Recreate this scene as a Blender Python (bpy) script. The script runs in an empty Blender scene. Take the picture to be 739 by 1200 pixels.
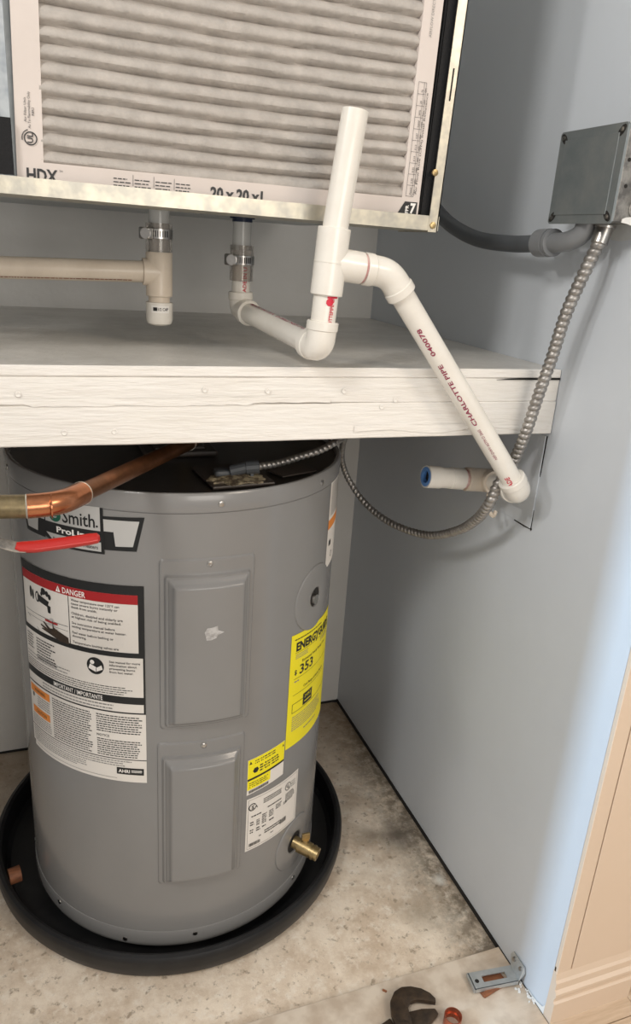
import bpy, bmesh, math, random
from mathutils import Vector, Matrix
random.seed(7)
S = bpy.context.scene
COL = S.collection
pi = math.pi

# ---------------------------------------------------------------- camera
cam = bpy.data.cameras.new('camera'); co = bpy.data.objects.new('camera', cam); COL.objects.link(co)
cam.sensor_fit = 'VERTICAL'; cam.sensor_height = 36.0; cam.lens = 867.6/1200*36
cam.clip_start = .02
Rr = Vector((.9381, -.3404, .0645)); Uu = Vector((.0585, .339, .939)); Ff = Vector((.3415, .8771, -.3379))
Ff.normalize(); Rr = (Rr - Ff*Rr.dot(Ff)).normalized(); Uu = Rr.cross(Ff)
Mx = Matrix((Rr, Uu, -Ff)).transposed().to_4x4(); Mx.translation = Vector((-.7572, -1.6704, 1.2297))
co.matrix_world = Mx
S.camera = co
# ---------------------------------------------------------------- light
S.view_settings.view_transform = 'Standard'; S.view_settings.look = 'None'
S.view_settings.exposure = 0.0; S.view_settings.gamma = 1.0; S.view_settings.use_curve_mapping = False
W = bpy.data.worlds.new('world'); S.world = W; W.use_nodes = True
W.node_tree.nodes['Background'].inputs[0].default_value = (1, .975, .95, 1)
W.node_tree.nodes['Background'].inputs[1].default_value = .46
def area(name, loc, tgt, size, power, colr, sy=None):
    l = bpy.data.lights.new(name, 'AREA'); l.energy = power; l.color = colr; l.size = size
    if sy: l.shape = 'RECTANGLE'; l.size_y = sy
    o = bpy.data.objects.new(name, l); COL.objects.link(o); o.location = loc
    o.rotation_euler = (Vector(tgt) - Vector(loc)).to_track_quat('-Z', 'Y').to_euler()
    return o
area('ceiling_lamp', (-1.7, -1.75, 2.32), (-.3, -.4, .9), .34, 15, (1, .965, .92))
area('hall_lamp', (-2.45, -1.42, 2.30), (0, -.75, .9), .16, 11, (1, .96, .91))
area('room_lamp', (.75, -2.7, 2.25), (-.4, -.8, .7), .6, 17, (1, .86, .70))
area('low_fill', (-.2, -3.5, 1.40), (-.5, -.3, 1.0), 1.2, 20, (1, .95, .88), .9)  # added soft fill, low behind the camera, to brighten the wall under the cabinet
area('side_window', (-3.0, -1.066, 1.15), (0, -.96, .75), .10, 62, (.50, .74, 1), 1.3)

# ---------------------------------------------------------------- materials
def mat(name, col, rough=.5, metal=0, col2=None, scale=20, mix=.5, bump=0, bscale=60, spec=.5, stretch=None, detail=5, coat=0, trans=0, alpha=1, lo=.35, hi=.65, ior=1.45):
    m = bpy.data.materials.new(name); m.use_nodes = True
    nt = m.node_tree; b = nt.nodes['Principled BSDF']; L = nt.links
    b.inputs['Base Color'].default_value = (*col, 1); b.inputs['Roughness'].default_value = rough
    b.inputs['Metallic'].default_value = metal; b.inputs['Specular IOR Level'].default_value = spec
    b.inputs['Coat Weight'].default_value = coat; b.inputs['Transmission Weight'].default_value = trans
    b.inputs['IOR'].default_value = ior; b.inputs['Alpha'].default_value = alpha
    tc = nt.nodes.new('ShaderNodeTexCoord'); src = tc.outputs['Object']
    if stretch:
        mp = nt.nodes.new('ShaderNodeMapping'); mp.inputs['Scale'].default_value = stretch
        L.new(src, mp.inputs[0]); src = mp.outputs[0]
    if col2:
        n = nt.nodes.new('ShaderNodeTexNoise'); n.inputs['Scale'].default_value = scale; n.inputs['Detail'].default_value = detail
        n.inputs['Roughness'].default_value = .65
        L.new(src, n.inputs['Vector'])
        r = nt.nodes.new('ShaderNodeValToRGB'); r.color_ramp.elements[0].position = lo; r.color_ramp.elements[1].position = hi
        r.color_ramp.elements[0].color = (*col, 1); r.color_ramp.elements[1].color = (*[a+(c-a)*mix*2 if mix < .5 else c for a, c in zip(col, col2)], 1)
        L.new(n.outputs['Fac'], r.inputs[0]); L.new(r.outputs[0], b.inputs['Base Color'])
    if bump:
        n2 = nt.nodes.new('ShaderNodeTexNoise'); n2.inputs['Scale'].default_value = bscale; n2.inputs['Detail'].default_value = 4
        L.new(src, n2.inputs['Vector'])
        bp = nt.nodes.new('ShaderNodeBump'); bp.inputs['Strength'].default_value = bump; bp.inputs['Distance'].default_value = .002
        L.new(n2.outputs['Fac'], bp.inputs['Height']); L.new(bp.outputs[0], b.inputs['Normal'])
    return m
M = {}
M['wall'] = mat('wall_paint', (.64, .677, .718), .42, 0, (.615, .65, .69), 3, bump=.25, bscale=45)
M['wallb'] = mat('back_wall_paint', (.72, .70, .665), .36, 0, (.68, .66, .625), 5, bump=.5, bscale=35)
M['patch'] = mat('wall_patch_paint', (.70, .71, .70), .35, 0, (.60, .61, .60), 30, bump=.6, bscale=40)
M['beige'] = mat('beige_trim', (.72, .575, .445), .4, 0, (.70, .555, .425), 6)
M['plaster'] = mat('plaster_chip', (.84, .82, .78), .8, bump=.6, bscale=200)
M['dark'] = mat('dark_gap', (.02, .018, .016), .9)
M['shelfp'] = mat('shelf_paint', (.83, .80, .755), .4, 0, (.79, .755, .70), 9, stretch=(1, 5, 8), bump=.8, bscale=26)
M['shelftop'] = mat('shelf_top_paint', (.70, .675, .63), .33, 0, (.58, .555, .51), 14, bump=.8, bscale=90, detail=8)
M['rawwood'] = mat('raw_wood', (.20, .12, .055), .6, 0, (.10, .06, .03), 12, stretch=(1, 8, 8))
M['tank'] = mat('tank_enamel', (.232, .227, .221), .24, 0, (.215, .211, .206), 3, spec=.5, coat=.15)
M['tankdark'] = mat('tank_top_plastic', (.022, .019, .017), .3, bump=.1)
M['tankdark2'] = mat('tank_cover_plastic', (.050, .040, .034), .38)
M['pan'] = mat('pan_plastic', (.007, .007, .008), .45, 0, (.016, .016, .017), 15, bump=.15)
M['white'] = mat('label_white', (.74, .70, .65), .5, spec=.3)
M['silver'] = mat('label_silver', (.58, .57, .55), .35, .35)
M['black'] = mat('label_black', (.012, .012, .012), .4)
M['grey'] = mat('label_grey', (.25, .24, .23), .5)
M['red'] = mat('label_red', (.36, .012, .015), .45)
M['orange'] = mat('label_orange', (.80, .27, .05), .5)
M['yellow'] = mat('label_yellow', (.88, .76, .01), .4)
M['green'] = mat('label_green', (.01, .12, .07), .4)
M['wprint'] = mat('label_print_white', (.85, .82, .78), .5)
M['pvc'] = mat('pvc_white', (.80, .765, .70), .26, 0, (.75, .71, .64), 20, coat=.2)
M['pvcold'] = mat('pvc_yellowed', (.70, .61, .50), .35, 0, (.62, .53, .43), 18, coat=.1)
M['primer'] = mat('purple_primer', (.50, .22, .22), .4, 0, (.70, .5, .46), 60)
M['redprint'] = mat('red_print', (.60, .02, .05), .5)
M['maroon'] = mat('maroon_print', (.30, .035, .08), .5)
M['clear'] = mat('clear_vinyl', (.80, .76, .72), .08, 0, trans=.92, ior=1.3)
M['port'] = mat('port_plastic', (.62, .62, .60), .2, 0, trans=.25)
M['blue'] = mat('blue_plastic', (.012, .02, .05), .35)
M['bluep'] = mat('blue_plug', (.12, .28, .62), .4)
M['steel'] = mat('stainless', (.50, .48, .45), .28, 1, (.35, .33, .31), 40)
M['galv'] = mat('galvanised', (.55, .575, .58), .42, .6, (.46, .49, .50), 45, bump=.15, bscale=80, detail=2)
M['galvw'] = mat('galvanised_warm', (.58, .54, .44), .38, .65, (.42, .40, .35), 55, bump=.15, bscale=80, detail=2)
M['foam'] = mat('black_foam', (.012, .012, .013), .9, bump=.5, bscale=300)
M['card'] = mat('filter_cardboard', (.68, .61, .565), .65, 0, (.65, .58, .535), 12)
M['media'] = mat('filter_media', (.50, .46, .42), .95, 0, (.39, .36, .33), 30, bump=.9, bscale=120, detail=8)
M['jb'] = mat('junction_box_steel', (.20, .225, .23), .45, .55, (.27, .285, .28), 14, bump=.2, bscale=50)
M['jbside'] = mat('junction_box_side', (.33, .31, .28), .4, .6, (.15, .14, .13), 45, lo=.4, hi=.6)
M['conduit'] = mat('grey_conduit', (.085, .092, .10), .42)
M['conduit2'] = mat('grey_pvc_fitting', (.19, .195, .20), .35)
M['bx'] = mat('armoured_cable', (.42, .40, .375), .42, .8, (.28, .26, .24), 60)
M['copper'] = mat('copper', (.56, .22, .105), .26, .95, (.27, .115, .06), 26, lo=.35, hi=.75)
M['copperd'] = mat('copper_tarnished', (.30, .125, .060), .38, .85, (.17, .075, .035), 22)
M['coppert'] = mat('bright_copper', (.50, .16, .09), .3, .85)
M['brass'] = mat('old_brass', (.27, .21, .115), .42, .8, (.15, .12, .07), 55)
M['brassb'] = mat('brass', (.50, .38, .19), .36, .9, (.30, .22, .11), 50)
M['solder'] = mat('solder', (.70, .68, .60), .3, .8)
M['redgrip'] = mat('red_vinyl', (.42, .014, .010), .32, 0, coat=.3)
M['rust'] = mat('dark_tool_steel', (.055, .042, .034), .45, .6, (.11, .075, .05), 60, bump=.3, bscale=150)
M['rustw'] = mat('reddish_wood', (.30, .115, .05), .6, 0, (.16, .06, .03), 30, stretch=(1, 6, 6))
M['insul'] = mat('foil_insulation', (.42, .36, .24), .5, .2, (.12, .09, .06), 70, lo=.42, hi=.56, bump=1, bscale=160)
M['backdrop'] = mat('room_wall', (.80, .78, .78), .6)
M['ceilm'] = mat('ceiling_paint', (.75, .73, .70), .7)

def concrete():
    m = bpy.data.materials.new('concrete'); m.use_nodes = True; nt = m.node_tree; L = nt.links; b = nt.nodes['Principled BSDF']
    tc = nt.nodes.new('ShaderNodeTexCoord'); P = tc.outputs['Object']
    def noise(s, d=6, r=.6):
        n = nt.nodes.new('ShaderNodeTexNoise'); n.inputs['Scale'].default_value = s; n.inputs['Detail'].default_value = d; n.inputs['Roughness'].default_value = r
        L.new(P, n.inputs['Vector']); return n.outputs['Fac']
    def ramp(src, p0, c0, p1, c1):
        r = nt.nodes.new('ShaderNodeValToRGB'); e = r.color_ramp.elements
        e[0].position = p0; e[1].position = p1; e[0].color = (*c0, 1); e[1].color = (*c1, 1); L.new(src, r.inputs[0]); return r.outputs[0]
    def mixc(f, a, c):
        x = nt.nodes.new('ShaderNodeMix'); x.data_type = 'RGBA'
        if isinstance(f, float): x.inputs[0].default_value = f
        else: L.new(f, x.inputs[0])
        for i, v in ((6, a), (7, c)):
            if isinstance(v, tuple): x.inputs[i].default_value = (*v, 1)
            else: L.new(v, x.inputs[i])
        return x.outputs[2]
    def math_(op, a, c):
        x = nt.nodes.new('ShaderNodeMath'); x.operation = op; x.use_clamp = op == 'MULTIPLY'
        for i, v in ((0, a), (1, c)):
            if isinstance(v, (int, float)): x.inputs[i].default_value = v
            else: L.new(v, x.inputs[i])
        return x.outputs[0]
    def mr(src, a, c):
        x = nt.nodes.new('ShaderNodeMapRange'); x.inputs[1].default_value = a; x.inputs[2].default_value = c; L.new(src, x.inputs[0]); return x.outputs[0]
    base = ramp(noise(11, 10, .72), .38, (.64, .51, .385), .60, (.88, .77, .635))
    base = mixc(ramp(noise(38, 8, .75), .52, (0, 0, 0), .68, (1, 1, 1)), base, (.90, .82, .71))
    base = mixc(ramp(noise(60, 6, .7), .57, (0, 0, 0), .66, (.75, .75, .75)), base, (.30, .23, .16))
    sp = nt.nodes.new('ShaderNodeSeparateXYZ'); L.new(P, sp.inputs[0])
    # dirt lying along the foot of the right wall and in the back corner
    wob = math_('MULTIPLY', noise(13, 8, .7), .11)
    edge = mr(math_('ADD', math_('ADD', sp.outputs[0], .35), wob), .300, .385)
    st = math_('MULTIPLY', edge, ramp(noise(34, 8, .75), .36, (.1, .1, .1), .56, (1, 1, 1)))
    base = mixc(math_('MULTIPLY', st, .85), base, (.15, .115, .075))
    back = mr(math_('ADD', sp.outputs[1], math_('MULTIPLY', noise(6), .25)), -.22, .14)
    base = mixc(math_('MULTIPLY', back, .75), base, (.27, .19, .12))
    # blotch stains
    def blob(x, y, r, col, f, base):
        v = nt.nodes.new('ShaderNodeVectorMath'); v.operation = 'DISTANCE'; L.new(P, v.inputs[0]); v.inputs[1].default_value = (x, y, 0)
        d = math_('ADD', v.outputs['Value'], math_('MULTIPLY', noise(30), r*1.1))
        return mixc(math_('MULTIPLY', mr(d, r*1.5, r*.6), f), base, col)
    base = blob(-.06, -.52, .075, (.10, .08, .06), .85, base)
    base = blob(-.13, -.50, .05, (.22, .17, .12), .6, base)
    base = blob(-.11, -.72, .06, (.30, .25, .18), .5, base)
    base = blob(-.03, -.66, .02, (.80, .77, .70), .9, base)
    base = blob(-.85, -.80, .10, (.30, .23, .15), .6, base)
    L.new(base, b.inputs['Base Color']); b.inputs['Roughness'].default_value = .55
    bp = nt.nodes.new('ShaderNodeBump'); bp.inputs['Strength'].default_value = .55; bp.inputs['Distance'].default_value = .003
    L.new(noise(70, 9, .75), bp.inputs['Height']); L.new(bp.outputs[0], b.inputs['Normal'])
    return m
M['concrete'] = concrete()
def plank_mat():
    m = mat('wood_laminate', (.62, .47, .33), .4, 0, (.50, .36, .24), 9, stretch=(1.2, 14, 10), detail=7)
    nt = m.node_tree; L = nt.links; b = nt.nodes['Principled BSDF']
    src = b.inputs['Base Color'].links[0].from_socket
    g = nt.nodes.new('ShaderNodeNewGeometry'); sp = nt.nodes.new('ShaderNodeSeparateXYZ'); L.new(g.outputs['Position'], sp.inputs[0])
    n = nt.nodes.new('ShaderNodeTexNoise'); n.inputs['Scale'].default_value = 14; n.inputs['Detail'].default_value = 8; L.new(g.outputs['Position'], n.inputs['Vector'])
    a = nt.nodes.new('ShaderNodeMath'); a.operation = 'MULTIPLY_ADD'; L.new(n.outputs['Fac'], a.inputs[0]); a.inputs[1].default_value = .16; L.new(sp.outputs[0], a.inputs[2])
    r = nt.nodes.new('ShaderNodeMapRange'); r.inputs[1].default_value = .13; r.inputs[2].default_value = .02; r.inputs[4].default_value = .86; L.new(a.outputs[0], r.inputs[0])
    n3 = nt.nodes.new('ShaderNodeTexNoise'); n3.inputs['Scale'].default_value = 30; n3.inputs['Detail'].default_value = 8; L.new(g.outputs['Position'], n3.inputs['Vector'])
    rr = nt.nodes.new('ShaderNodeValToRGB'); rr.color_ramp.elements[0].position = .36; rr.color_ramp.elements[1].position = .6
    rr.color_ramp.elements[0].color = (.55, .46, .37, 1); rr.color_ramp.elements[1].color = (.74, .66, .56, 1); L.new(n3.outputs['Fac'], rr.inputs[0])
    x = nt.nodes.new('ShaderNodeMix'); x.data_type = 'RGBA'; L.new(r.outputs[0], x.inputs[0]); L.new(src, x.inputs[6]); L.new(rr.outputs[0], x.inputs[7])
    L.new(x.outputs[2], b.inputs['Base Color'])
    return m
M['plank'] = plank_mat()

# ---------------------------------------------------------------- builders
def link(name, verts, faces, mats, parent=None, smooth=False, mi=None, loc=None, auto=True):
    me = bpy.data.meshes.new(name); me.from_pydata([tuple(v) for v in verts], [], faces)
    if not isinstance(mats, (list, tuple)): mats = [mats]
    for m in mats: me.materials.append(M[m] if isinstance(m, str) else m)
    if mi: me.polygons.foreach_set('material_index', mi)
    bm = bmesh.new(); bm.from_mesh(me)
    if auto: bmesh.ops.recalc_face_normals(bm, faces=bm.faces[:])
    for f in bm.faces: f.smooth = smooth
    if smooth:
        for e in bm.edges:
            if len(e.link_faces) == 2 and e.calc_face_angle(0) > .6: e.smooth = False
    bm.to_mesh(me); bm.free()
    o = bpy.data.objects.new(name, me); COL.objects.link(o)
    if parent: o.parent = parent; 
    if parent and parent.type == 'EMPTY': o.location = -Vector(parent.location)   # geometry is given in world space
    return o
class G:
    """collects geometry in world space"""
    def __init__(s): s.v = []; s.f = []; s.mi = []
    def add(s, v, f, m=0):
        n = len(s.v); s.v += [Vector(a) for a in v]; s.f += [tuple(i+n for i in q) for q in f]; s.mi += [m]*len(f); return s
    def box(s, a, b, m=0, bev=0, rot=None, piv=None):
        bm = bmesh.new(); bmesh.ops.create_cube(bm, size=1)
        c = [(p+q)/2 for p, q in zip(a, b)]; d = [abs(q-p) for p, q in zip(a, b)]
        for v in bm.verts: v.co = Vector((v.co.x*d[0]+c[0], v.co.y*d[1]+c[1], v.co.z*d[2]+c[2]))
        if bev: bmesh.ops.bevel(bm, geom=bm.edges[:], offset=bev, segments=2, affect='EDGES', profile=.5)
        bm.verts.index_update(); vs = [v.co.copy() for v in bm.verts]
        if rot is not None:
            p0 = Vector(piv if piv is not None else c); vs = [rot @ (v-p0) + p0 for v in vs]
        fs = [tuple(v.index for v in f.verts) for f in bm.faces]; bm.free()
        return s.add(vs, fs, m)
    def sweep(s, pts, r, n=20, m=0, caps=True):
        """tube through points; r is a number or one radius per point"""
        pts = [Vector(p) for p in pts]; N = len(pts); rad = r if isinstance(r, (list, tuple)) else [r]*N
        T = []
        for i in range(N):
            t = pts[min(i+1, N-1)] - pts[max(i-1, 0)]
            if t.length < 1e-9: t = T[-1] if T else Vector((0, 0, 1))
            T.append(t.normalized())
        up = Vector((0, 0, 1)) if abs(T[0].z) < .9 else Vector((0, 1, 0))
        nrm = (up - T[0]*up.dot(T[0])).normalized(); vs = []; fs = []
        for i in range(N):
            nrm = (nrm - T[i]*nrm.dot(T[i])).normalized(); bn = T[i].cross(nrm)
            for k in range(n):
                a = 2*pi*k/n; vs.append(pts[i] + (nrm*math.cos(a) + bn*math.sin(a))*rad[i])
        for i in range(N-1):
            for k in range(n):
                k2 = (k+1) % n; fs.append((i*n+k, i*n+k2, (i+1)*n+k2, (i+1)*n+k))
        if caps: fs.append(tuple(range(n-1, -1, -1))); fs.append(tuple((N-1)*n+k for k in range(n)))
        return s.add(vs, fs, m)
    def ring(s, A, B, ro, ri, n=32, m=0):
        """hollow pipe A to B"""
        A = Vector(A); B = Vector(B); t = (B-A).normalized(); u = t.orthogonal().normalized(); w = t.cross(u); vs = []; fs = []
        for P, r in ((A, ri), (A, ro), (B, ro), (B, ri)):
            for k in range(n): a = 2*pi*k/n; vs.append(P + (u*math.cos(a)+w*math.sin(a))*r)
        for j in range(4):
            j2 = (j+1) % 4
            for k in range(n): k2 = (k+1) % n; fs.append((j*n+k, j*n+k2, j2*n+k2, j2*n+k))
        return s.add(vs, fs, m)
    def lathe(s, prof, c, n=64, m=0, close=False, a0=0, a1=2*pi):
        """profile (r, z) about a vertical axis at c"""
        full = abs(a1-a0-2*pi) < 1e-6; k_ = n if full else n+1; vs = []; fs = []
        for r, z in prof:
            for k in range(k_): a = a0+(a1-a0)*k/n; vs.append((c[0]+r*math.sin(a), c[1]-r*math.cos(a), z))
        P = len(prof)
        for j in range(P if close else P-1):
            j2 = (j+1) % P
            for k in range(n): k2 = (k+1) % k_; fs.append((j*k_+k, j*k_+k2, j2*k_+k2, j2*k_+k))
        return s.add(vs, fs, m)
    def prism(s, poly, ax, a, b, m=0):
        """extrude a 2D polygon (the two other axes in order) along axis ax from a to b"""
        def P(q, h): l = [q[0], q[1]]; l.insert(ax, h); return tuple(l)
        n = len(poly); vs = [P(q, a) for q in poly]+[P(q, b) for q in poly]
        fs = [tuple(range(n)), tuple(range(2*n-1, n-1, -1))]+[(i, (i+1) % n, n+(i+1) % n, n+i) for i in range(n)]
        return s.add(vs, fs, m)
    def out(s, name, mats, parent=None, smooth=False, auto=True):
        return link(name, s.v, s.f, mats, parent, smooth, s.mi, auto=auto)
def curve(pts, n=12):
    """Catmull-Rom through points"""
    p = [Vector(a) for a in pts]; p = [p[0]*2-p[1]] + p + [p[-1]*2-p[-2]]; o = []
    for i in range(1, len(p)-2):
        for k in range(n):
            t = k/n; a, b, c, d = p[i-1:i+3]
            o.append(.5*((2*b)+(c-a)*t+(2*a-5*b+4*c-d)*t*t+(3*b-a-3*c+d)*t**3))
    o.append(p[-2]); return o
def elbow(gg, A, C, B, r, R0, n=32, hub=.011):
    """elbow with a wider hub at each end"""
    p = bend(A, C, B, r, 12); u = (p[1]-p[0]).normalized(); w = (p[-2]-p[-1]).normalized(); q = [p[0]]; rr = [R0-.0012]
    for d, x in ((.0012, R0), (hub, R0), (hub+.0012, R0-.0013)): q.append(p[0]+u*d); rr.append(x)
    for a in p[1:-1]: q.append(a); rr.append(R0-.0014)
    for d, x in ((hub+.0012, R0-.0013), (hub, R0), (.0012, R0), (0, R0-.0012)): q.append(p[-1]+w*d); rr.append(x)
    gg.sweep(q, rr, n)
def bend(A, C, B, r, n=10):
    """A to B by way of C with a round corner of radius r"""
    A, C, B = map(Vector, (A, C, B)); u = (A-C).normalized(); w = (B-C).normalized()
    P = C+u*r; Q = C+w*r; o = [A]
    for k in range(n+1):
        t = k/n; o.append(P*(1-t)**2 + C*2*t*(1-t) + Q*t*t)
    return o + [B]
def thing(name, label, cat, loc, group=None):
    o = bpy.data.objects.new(name, None); COL.objects.link(o); o.location = loc; o.empty_display_size = .05
    o['label'] = label; o['category'] = cat
    if group: o['group'] = group
    return o
def tag(o, label, cat, group=None):
    o['label'] = label; o['category'] = cat
    if group: o['group'] = group
    return o
def struct(o): o['kind'] = 'structure'; return o

# ---- flat print: rectangles, polygons and lettering laid on a surface by a wrap function f(u, v, h)
_tc = {}
def text_mesh(txt, bold=0):
    k = (txt, bold)
    if k in _tc: return _tc[k]
    c = bpy.data.curves.new('t', 'FONT'); c.body = txt; c.size = 1; c.offset = bold; c.resolution_u = 2
    o = bpy.data.objects.new('t', c); COL.objects.link(o)
    dg = bpy.context.evaluated_depsgraph_get(); ev = o.evaluated_get(dg); me = ev.to_mesh()
    vs = [(v.co.x, v.co.y) for v in me.vertices]; fs = [tuple(p.vertices) for p in me.polygons]
    ev.to_mesh_clear(); bpy.data.objects.remove(o); bpy.data.curves.remove(c)
    _tc[k] = (vs, fs); return _tc[k]
class Art:
    def __init__(s, wrap, mats): s.w = wrap; s.g = G(); s.mats = mats; s.h = .0003
    def i(s, m):
        if m not in s.mats: s.mats.append(m)
        return s.mats.index(m)
    def rect(s, u0, v0, u1, v1, m, h=1, step=.008, cut=0):
        n = max(1, int(abs(u1-u0)/step)); vs = []; 
        for k in range(n+1):
            u = u0+(u1-u0)*k/n; vs += [s.w(u, v0, h*s.h), s.w(u, v1, h*s.h)]
        s.g.add(vs, [(2*k, 2*k+2, 2*k+3, 2*k+1) for k in range(n)], s.i(m))
    def quad(s, pts, m, h=1, n=12):
        """four corners: bottom left, bottom right, top right, top left"""
        a, b, c, d = pts; vs = []
        for k in range(n+1):
            t = k/n; p = [a[j]+(b[j]-a[j])*t for j in (0, 1)]; q = [d[j]+(c[j]-d[j])*t for j in (0, 1)]
            vs += [s.w(p[0], p[1], h*s.h), s.w(q[0], q[1], h*s.h)]
        s.g.add(vs, [(2*k, 2*k+2, 2*k+3, 2*k+1) for k in range(n)], s.i(m))
    def poly(s, pts, m, h=1):
        s.g.add([s.w(p[0], p[1], h*s.h) for p in pts], [tuple(range(len(pts)))], s.i(m))
    def disc(s, u, v, r, m, h=1, r2=0, n=20, e=1):
        vs = []
        for k in range(n): a = 2*pi*k/n; vs += [s.w(u+r*math.cos(a)*e, v+r*math.sin(a), h*s.h), s.w(u+r2*math.cos(a)*e, v+r2*math.sin(a), h*s.h)]
        s.g.add(vs, [(2*k, (2*k+2) % (2*n), (2*k+3) % (2*n), 2*k+1) for k in range(n)], s.i(m))
    def text(s, txt, u, v, hgt, m, h=2, wid=None, bold=0, rot=0, slant=0):
        """baseline left at (u, v), capital height hgt, total width wid"""
        vs, fs = text_mesh(txt, bold)
        if not vs: return
        k = hgt/.70; x0 = min(a for a, _ in vs); x1 = max(a for a, _ in vs); kx = k if wid is None else wid/(x1-x0)
        cr, sr = math.cos(rot), math.sin(rot); o = []
        for a, b in vs:
            X = (a-x0)*kx + b*k*slant; Y = b*k
            o.append(s.w(u+X*cr-Y*sr, v+X*sr+Y*cr, h*s.h))
        s.g.add(o, fs, s.i(m))
    def lines(s, u0, u1, vt, vb, rows, m='grey', h=2, fill=.5, rag=.12, seed=0):
        """rows of print too small to read"""
        R = random.Random(seed); p = (vt-vb)/rows
        for j in range(rows):
            v = vt-p*(j+.5); end = u1-(u1-u0)*rag*R.random(); u = u0
            while u < end:
                w = R.uniform(.0022, .0075); w = min(w, end-u)
                if w > .0008: s.rect(u, v-p*fill/2, u+w, v+p*fill/2, m, h)
                u += w + .0011
    def out(s, name, parent): return s.g.out(name, s.mats, parent, auto=False)

# ================================================================ SETTING
g = G(); g.box((0, -.975, -.02), (.15, .02, 2.45)); wr = struct(g.out('wall_right', 'wall'))
g = G(); g.box((-1.3, 0, -.02), (.165, .12, 2.45)); struct(g.out('wall_back', 'wallb'))
g = G(); g.box((-1.3, -.975, -.02), (-1.15, .0, 2.45)); struct(g.out('wall_left', 'wall'))
g = G(); g.box((-1.3, -3.6, 2.45), (1.4, .12, 2.5)); struct(g.out('ceiling', 'ceilm'))
g = G(); g.box((.15, -.83, -.02), (1.4, -.72, 2.45)); struct(g.out('wall_front', 'backdrop'))
# concrete slab with a slightly uneven face
def slab():
    nx, ny = 70, 60; vs = []; fs = []
    from mathutils import noise as N
    for j in range(ny+1):
        for i in range(nx+1):
            x = -1.15+1.15*i/nx; y = -.84+.84*j/ny
            z = .0015*N.noise(Vector((x*9, y*9, 0)))+.0008*N.noise(Vector((x*40, y*40, 3)))-.0015
            if x > -.016: z -= .004
            vs.append((x, y, z))
    for j in range(ny):
        for i in range(nx): a = j*(nx+1)+i; fs.append((a, a+1, a+nx+2, a+nx+1))
    return vs, fs
v, f = slab(); struct(link('floor', v, f, 'concrete', smooth=True))
g = G(); g.box((-1.3, -3.6, -.06), (1.4, -.72, -.004)); fb = struct(g.out('floor_front', 'concrete'))
# laminate planks in front of the closet, each its own piece
y = -.8375; row = 0
while y > -3.5:
    x = -1.3 - [.55, .1, .8][row % 3]
    w = .186
    while x < 1.4:
        x1 = min(x+1.21, 1.4); x0 = max(x, -1.3)
        if x1-x0 > .02:
            g = G(); ya = y-w+.0006; yb = y-.0006
            if row == 0: g.box((x0+.0006, ya, -.004), (min(x1, -.0015)-.0006, yb, .006), bev=.0008) if x0 < -.01 else None
            if row == 0 and x1 > .17:
                g.box((max(x0, .166)+.0006, ya, -.004), (x1-.0006, -.84, .006), bev=.0008)
            if row > 0: g.box((x0+.0006, ya, -.004), (x1-.0006, yb, .006), bev=.0008)
            if g.v: g.out('floor_plank', 'plank', fb)
        x += 1.21
    y -= w; row += 1
g = G(); g.box((-.0010, -1.0229, -.004), (.1655, -.9760, .006), bev=.0008); g.out('floor_plank', 'plank', fb)
# beige wainscot on the end of the wall, and its skirting
tr = thing('trim_1', '', '', (.08, -.985, 0)); del tr['label'], tr['category']; tr['kind'] = 'structure'
g = G(); g.box((.0, -.983, .09), (.028, -.9752, 2.4), bev=.0008); g.out('stile', 'beige', tr)
g = G(); g.box((.0305, -.983, .10), (.165, -.9752, 2.4), bev=.0008); g.box((.0, -.979, .09), (.165, -.9752, .12)); g.out('panel', 'beige', tr)
g = G(); g.box((.1502, -.9752, .09), (.165, -.832, 2.4)); g.out('return_panel', 'beige', tr)
prof = [(-.9752, .0), (-.993, .0), (-.993, .050), (-.990, .054), (-.990, .060), (-.9925, .066), (-.9925, .072), (-.988, .078), (-.988, .092), (-.985, .097), (-.983, .110), (-.9752, .112)]
g = G(); g.prism(prof, 0, -.001, .168); struct(g.out('baseboard_front', 'beige'))
# ragged foot of the right wall: broken plaster and dark gap
g = G(); g.box((-.0022, -.975, -.004), (-.0002, -.0, .006), 0); struct(g.out('trim_2', 'dark'))
g = G(); g.box((-1.149, -.0022, -.004), (-.003, -.0002, .004), 0); struct(g.out('trim_3', 'dark'))
R2 = random.Random(3); g = G()
for k in range(26):
    yy = -.972+.075*R2.random(); xx = -.003-.018*R2.random()**2*(1 if k % 2 else .4); r = R2.uniform(.001, .0032); zz = .0062
    p = [(xx+r*R2.uniform(.5, 1.2)*math.cos(a), yy+r*R2.uniform(.5, 1.2)*math.sin(a)) for a in [i*2*pi/6 for i in range(6)]]
    g.prism(p, 2, zz, zz+R2.uniform(.001, .003))
o = g.out('plaster_crumbs', 'plaster'); tag(o, 'white crumbs of broken plaster at the foot of the grey wall end', 'debris'); o['kind'] = 'stuff'
g = G()
g.add([(-.0012, -.975, .006), (-.0012, -.975, .028), (-.0012, -.970, .018), (-.0012, -.955, .012), (-.0012, -.93, .010), (-.0012, -.93, .006)], [(0, 1, 2, 3, 4, 5)])
g.out('broken_plaster', 'plaster', wr)
# painted over patch where the drain enters the wall, with an open joint along its edge
g = G(); g.box((-.0022, -.7185, .8095), (-.0002, -.583, .968), bev=.0008); g.out('drywall_patch', 'wall', wr)
g = G()
g.prism([(-.7200, .806), (-.7187, .806), (-.7187, .842), (-.7190, .842)], 0, -.0012, -.0002); g.prism([(-.7200, .900), (-.7187, .905), (-.7187, .968), (-.7210, .968)], 0, -.0012, -.0002)
g.prism([(-.722, .808), (-.70, .8065), (-.672, .8070), (-.672, .8085), (-.70, .8090), (-.72, .8115)], 0, -.0012, -.0002)
g.out('patch_joint', 'dark', wr)
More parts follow.
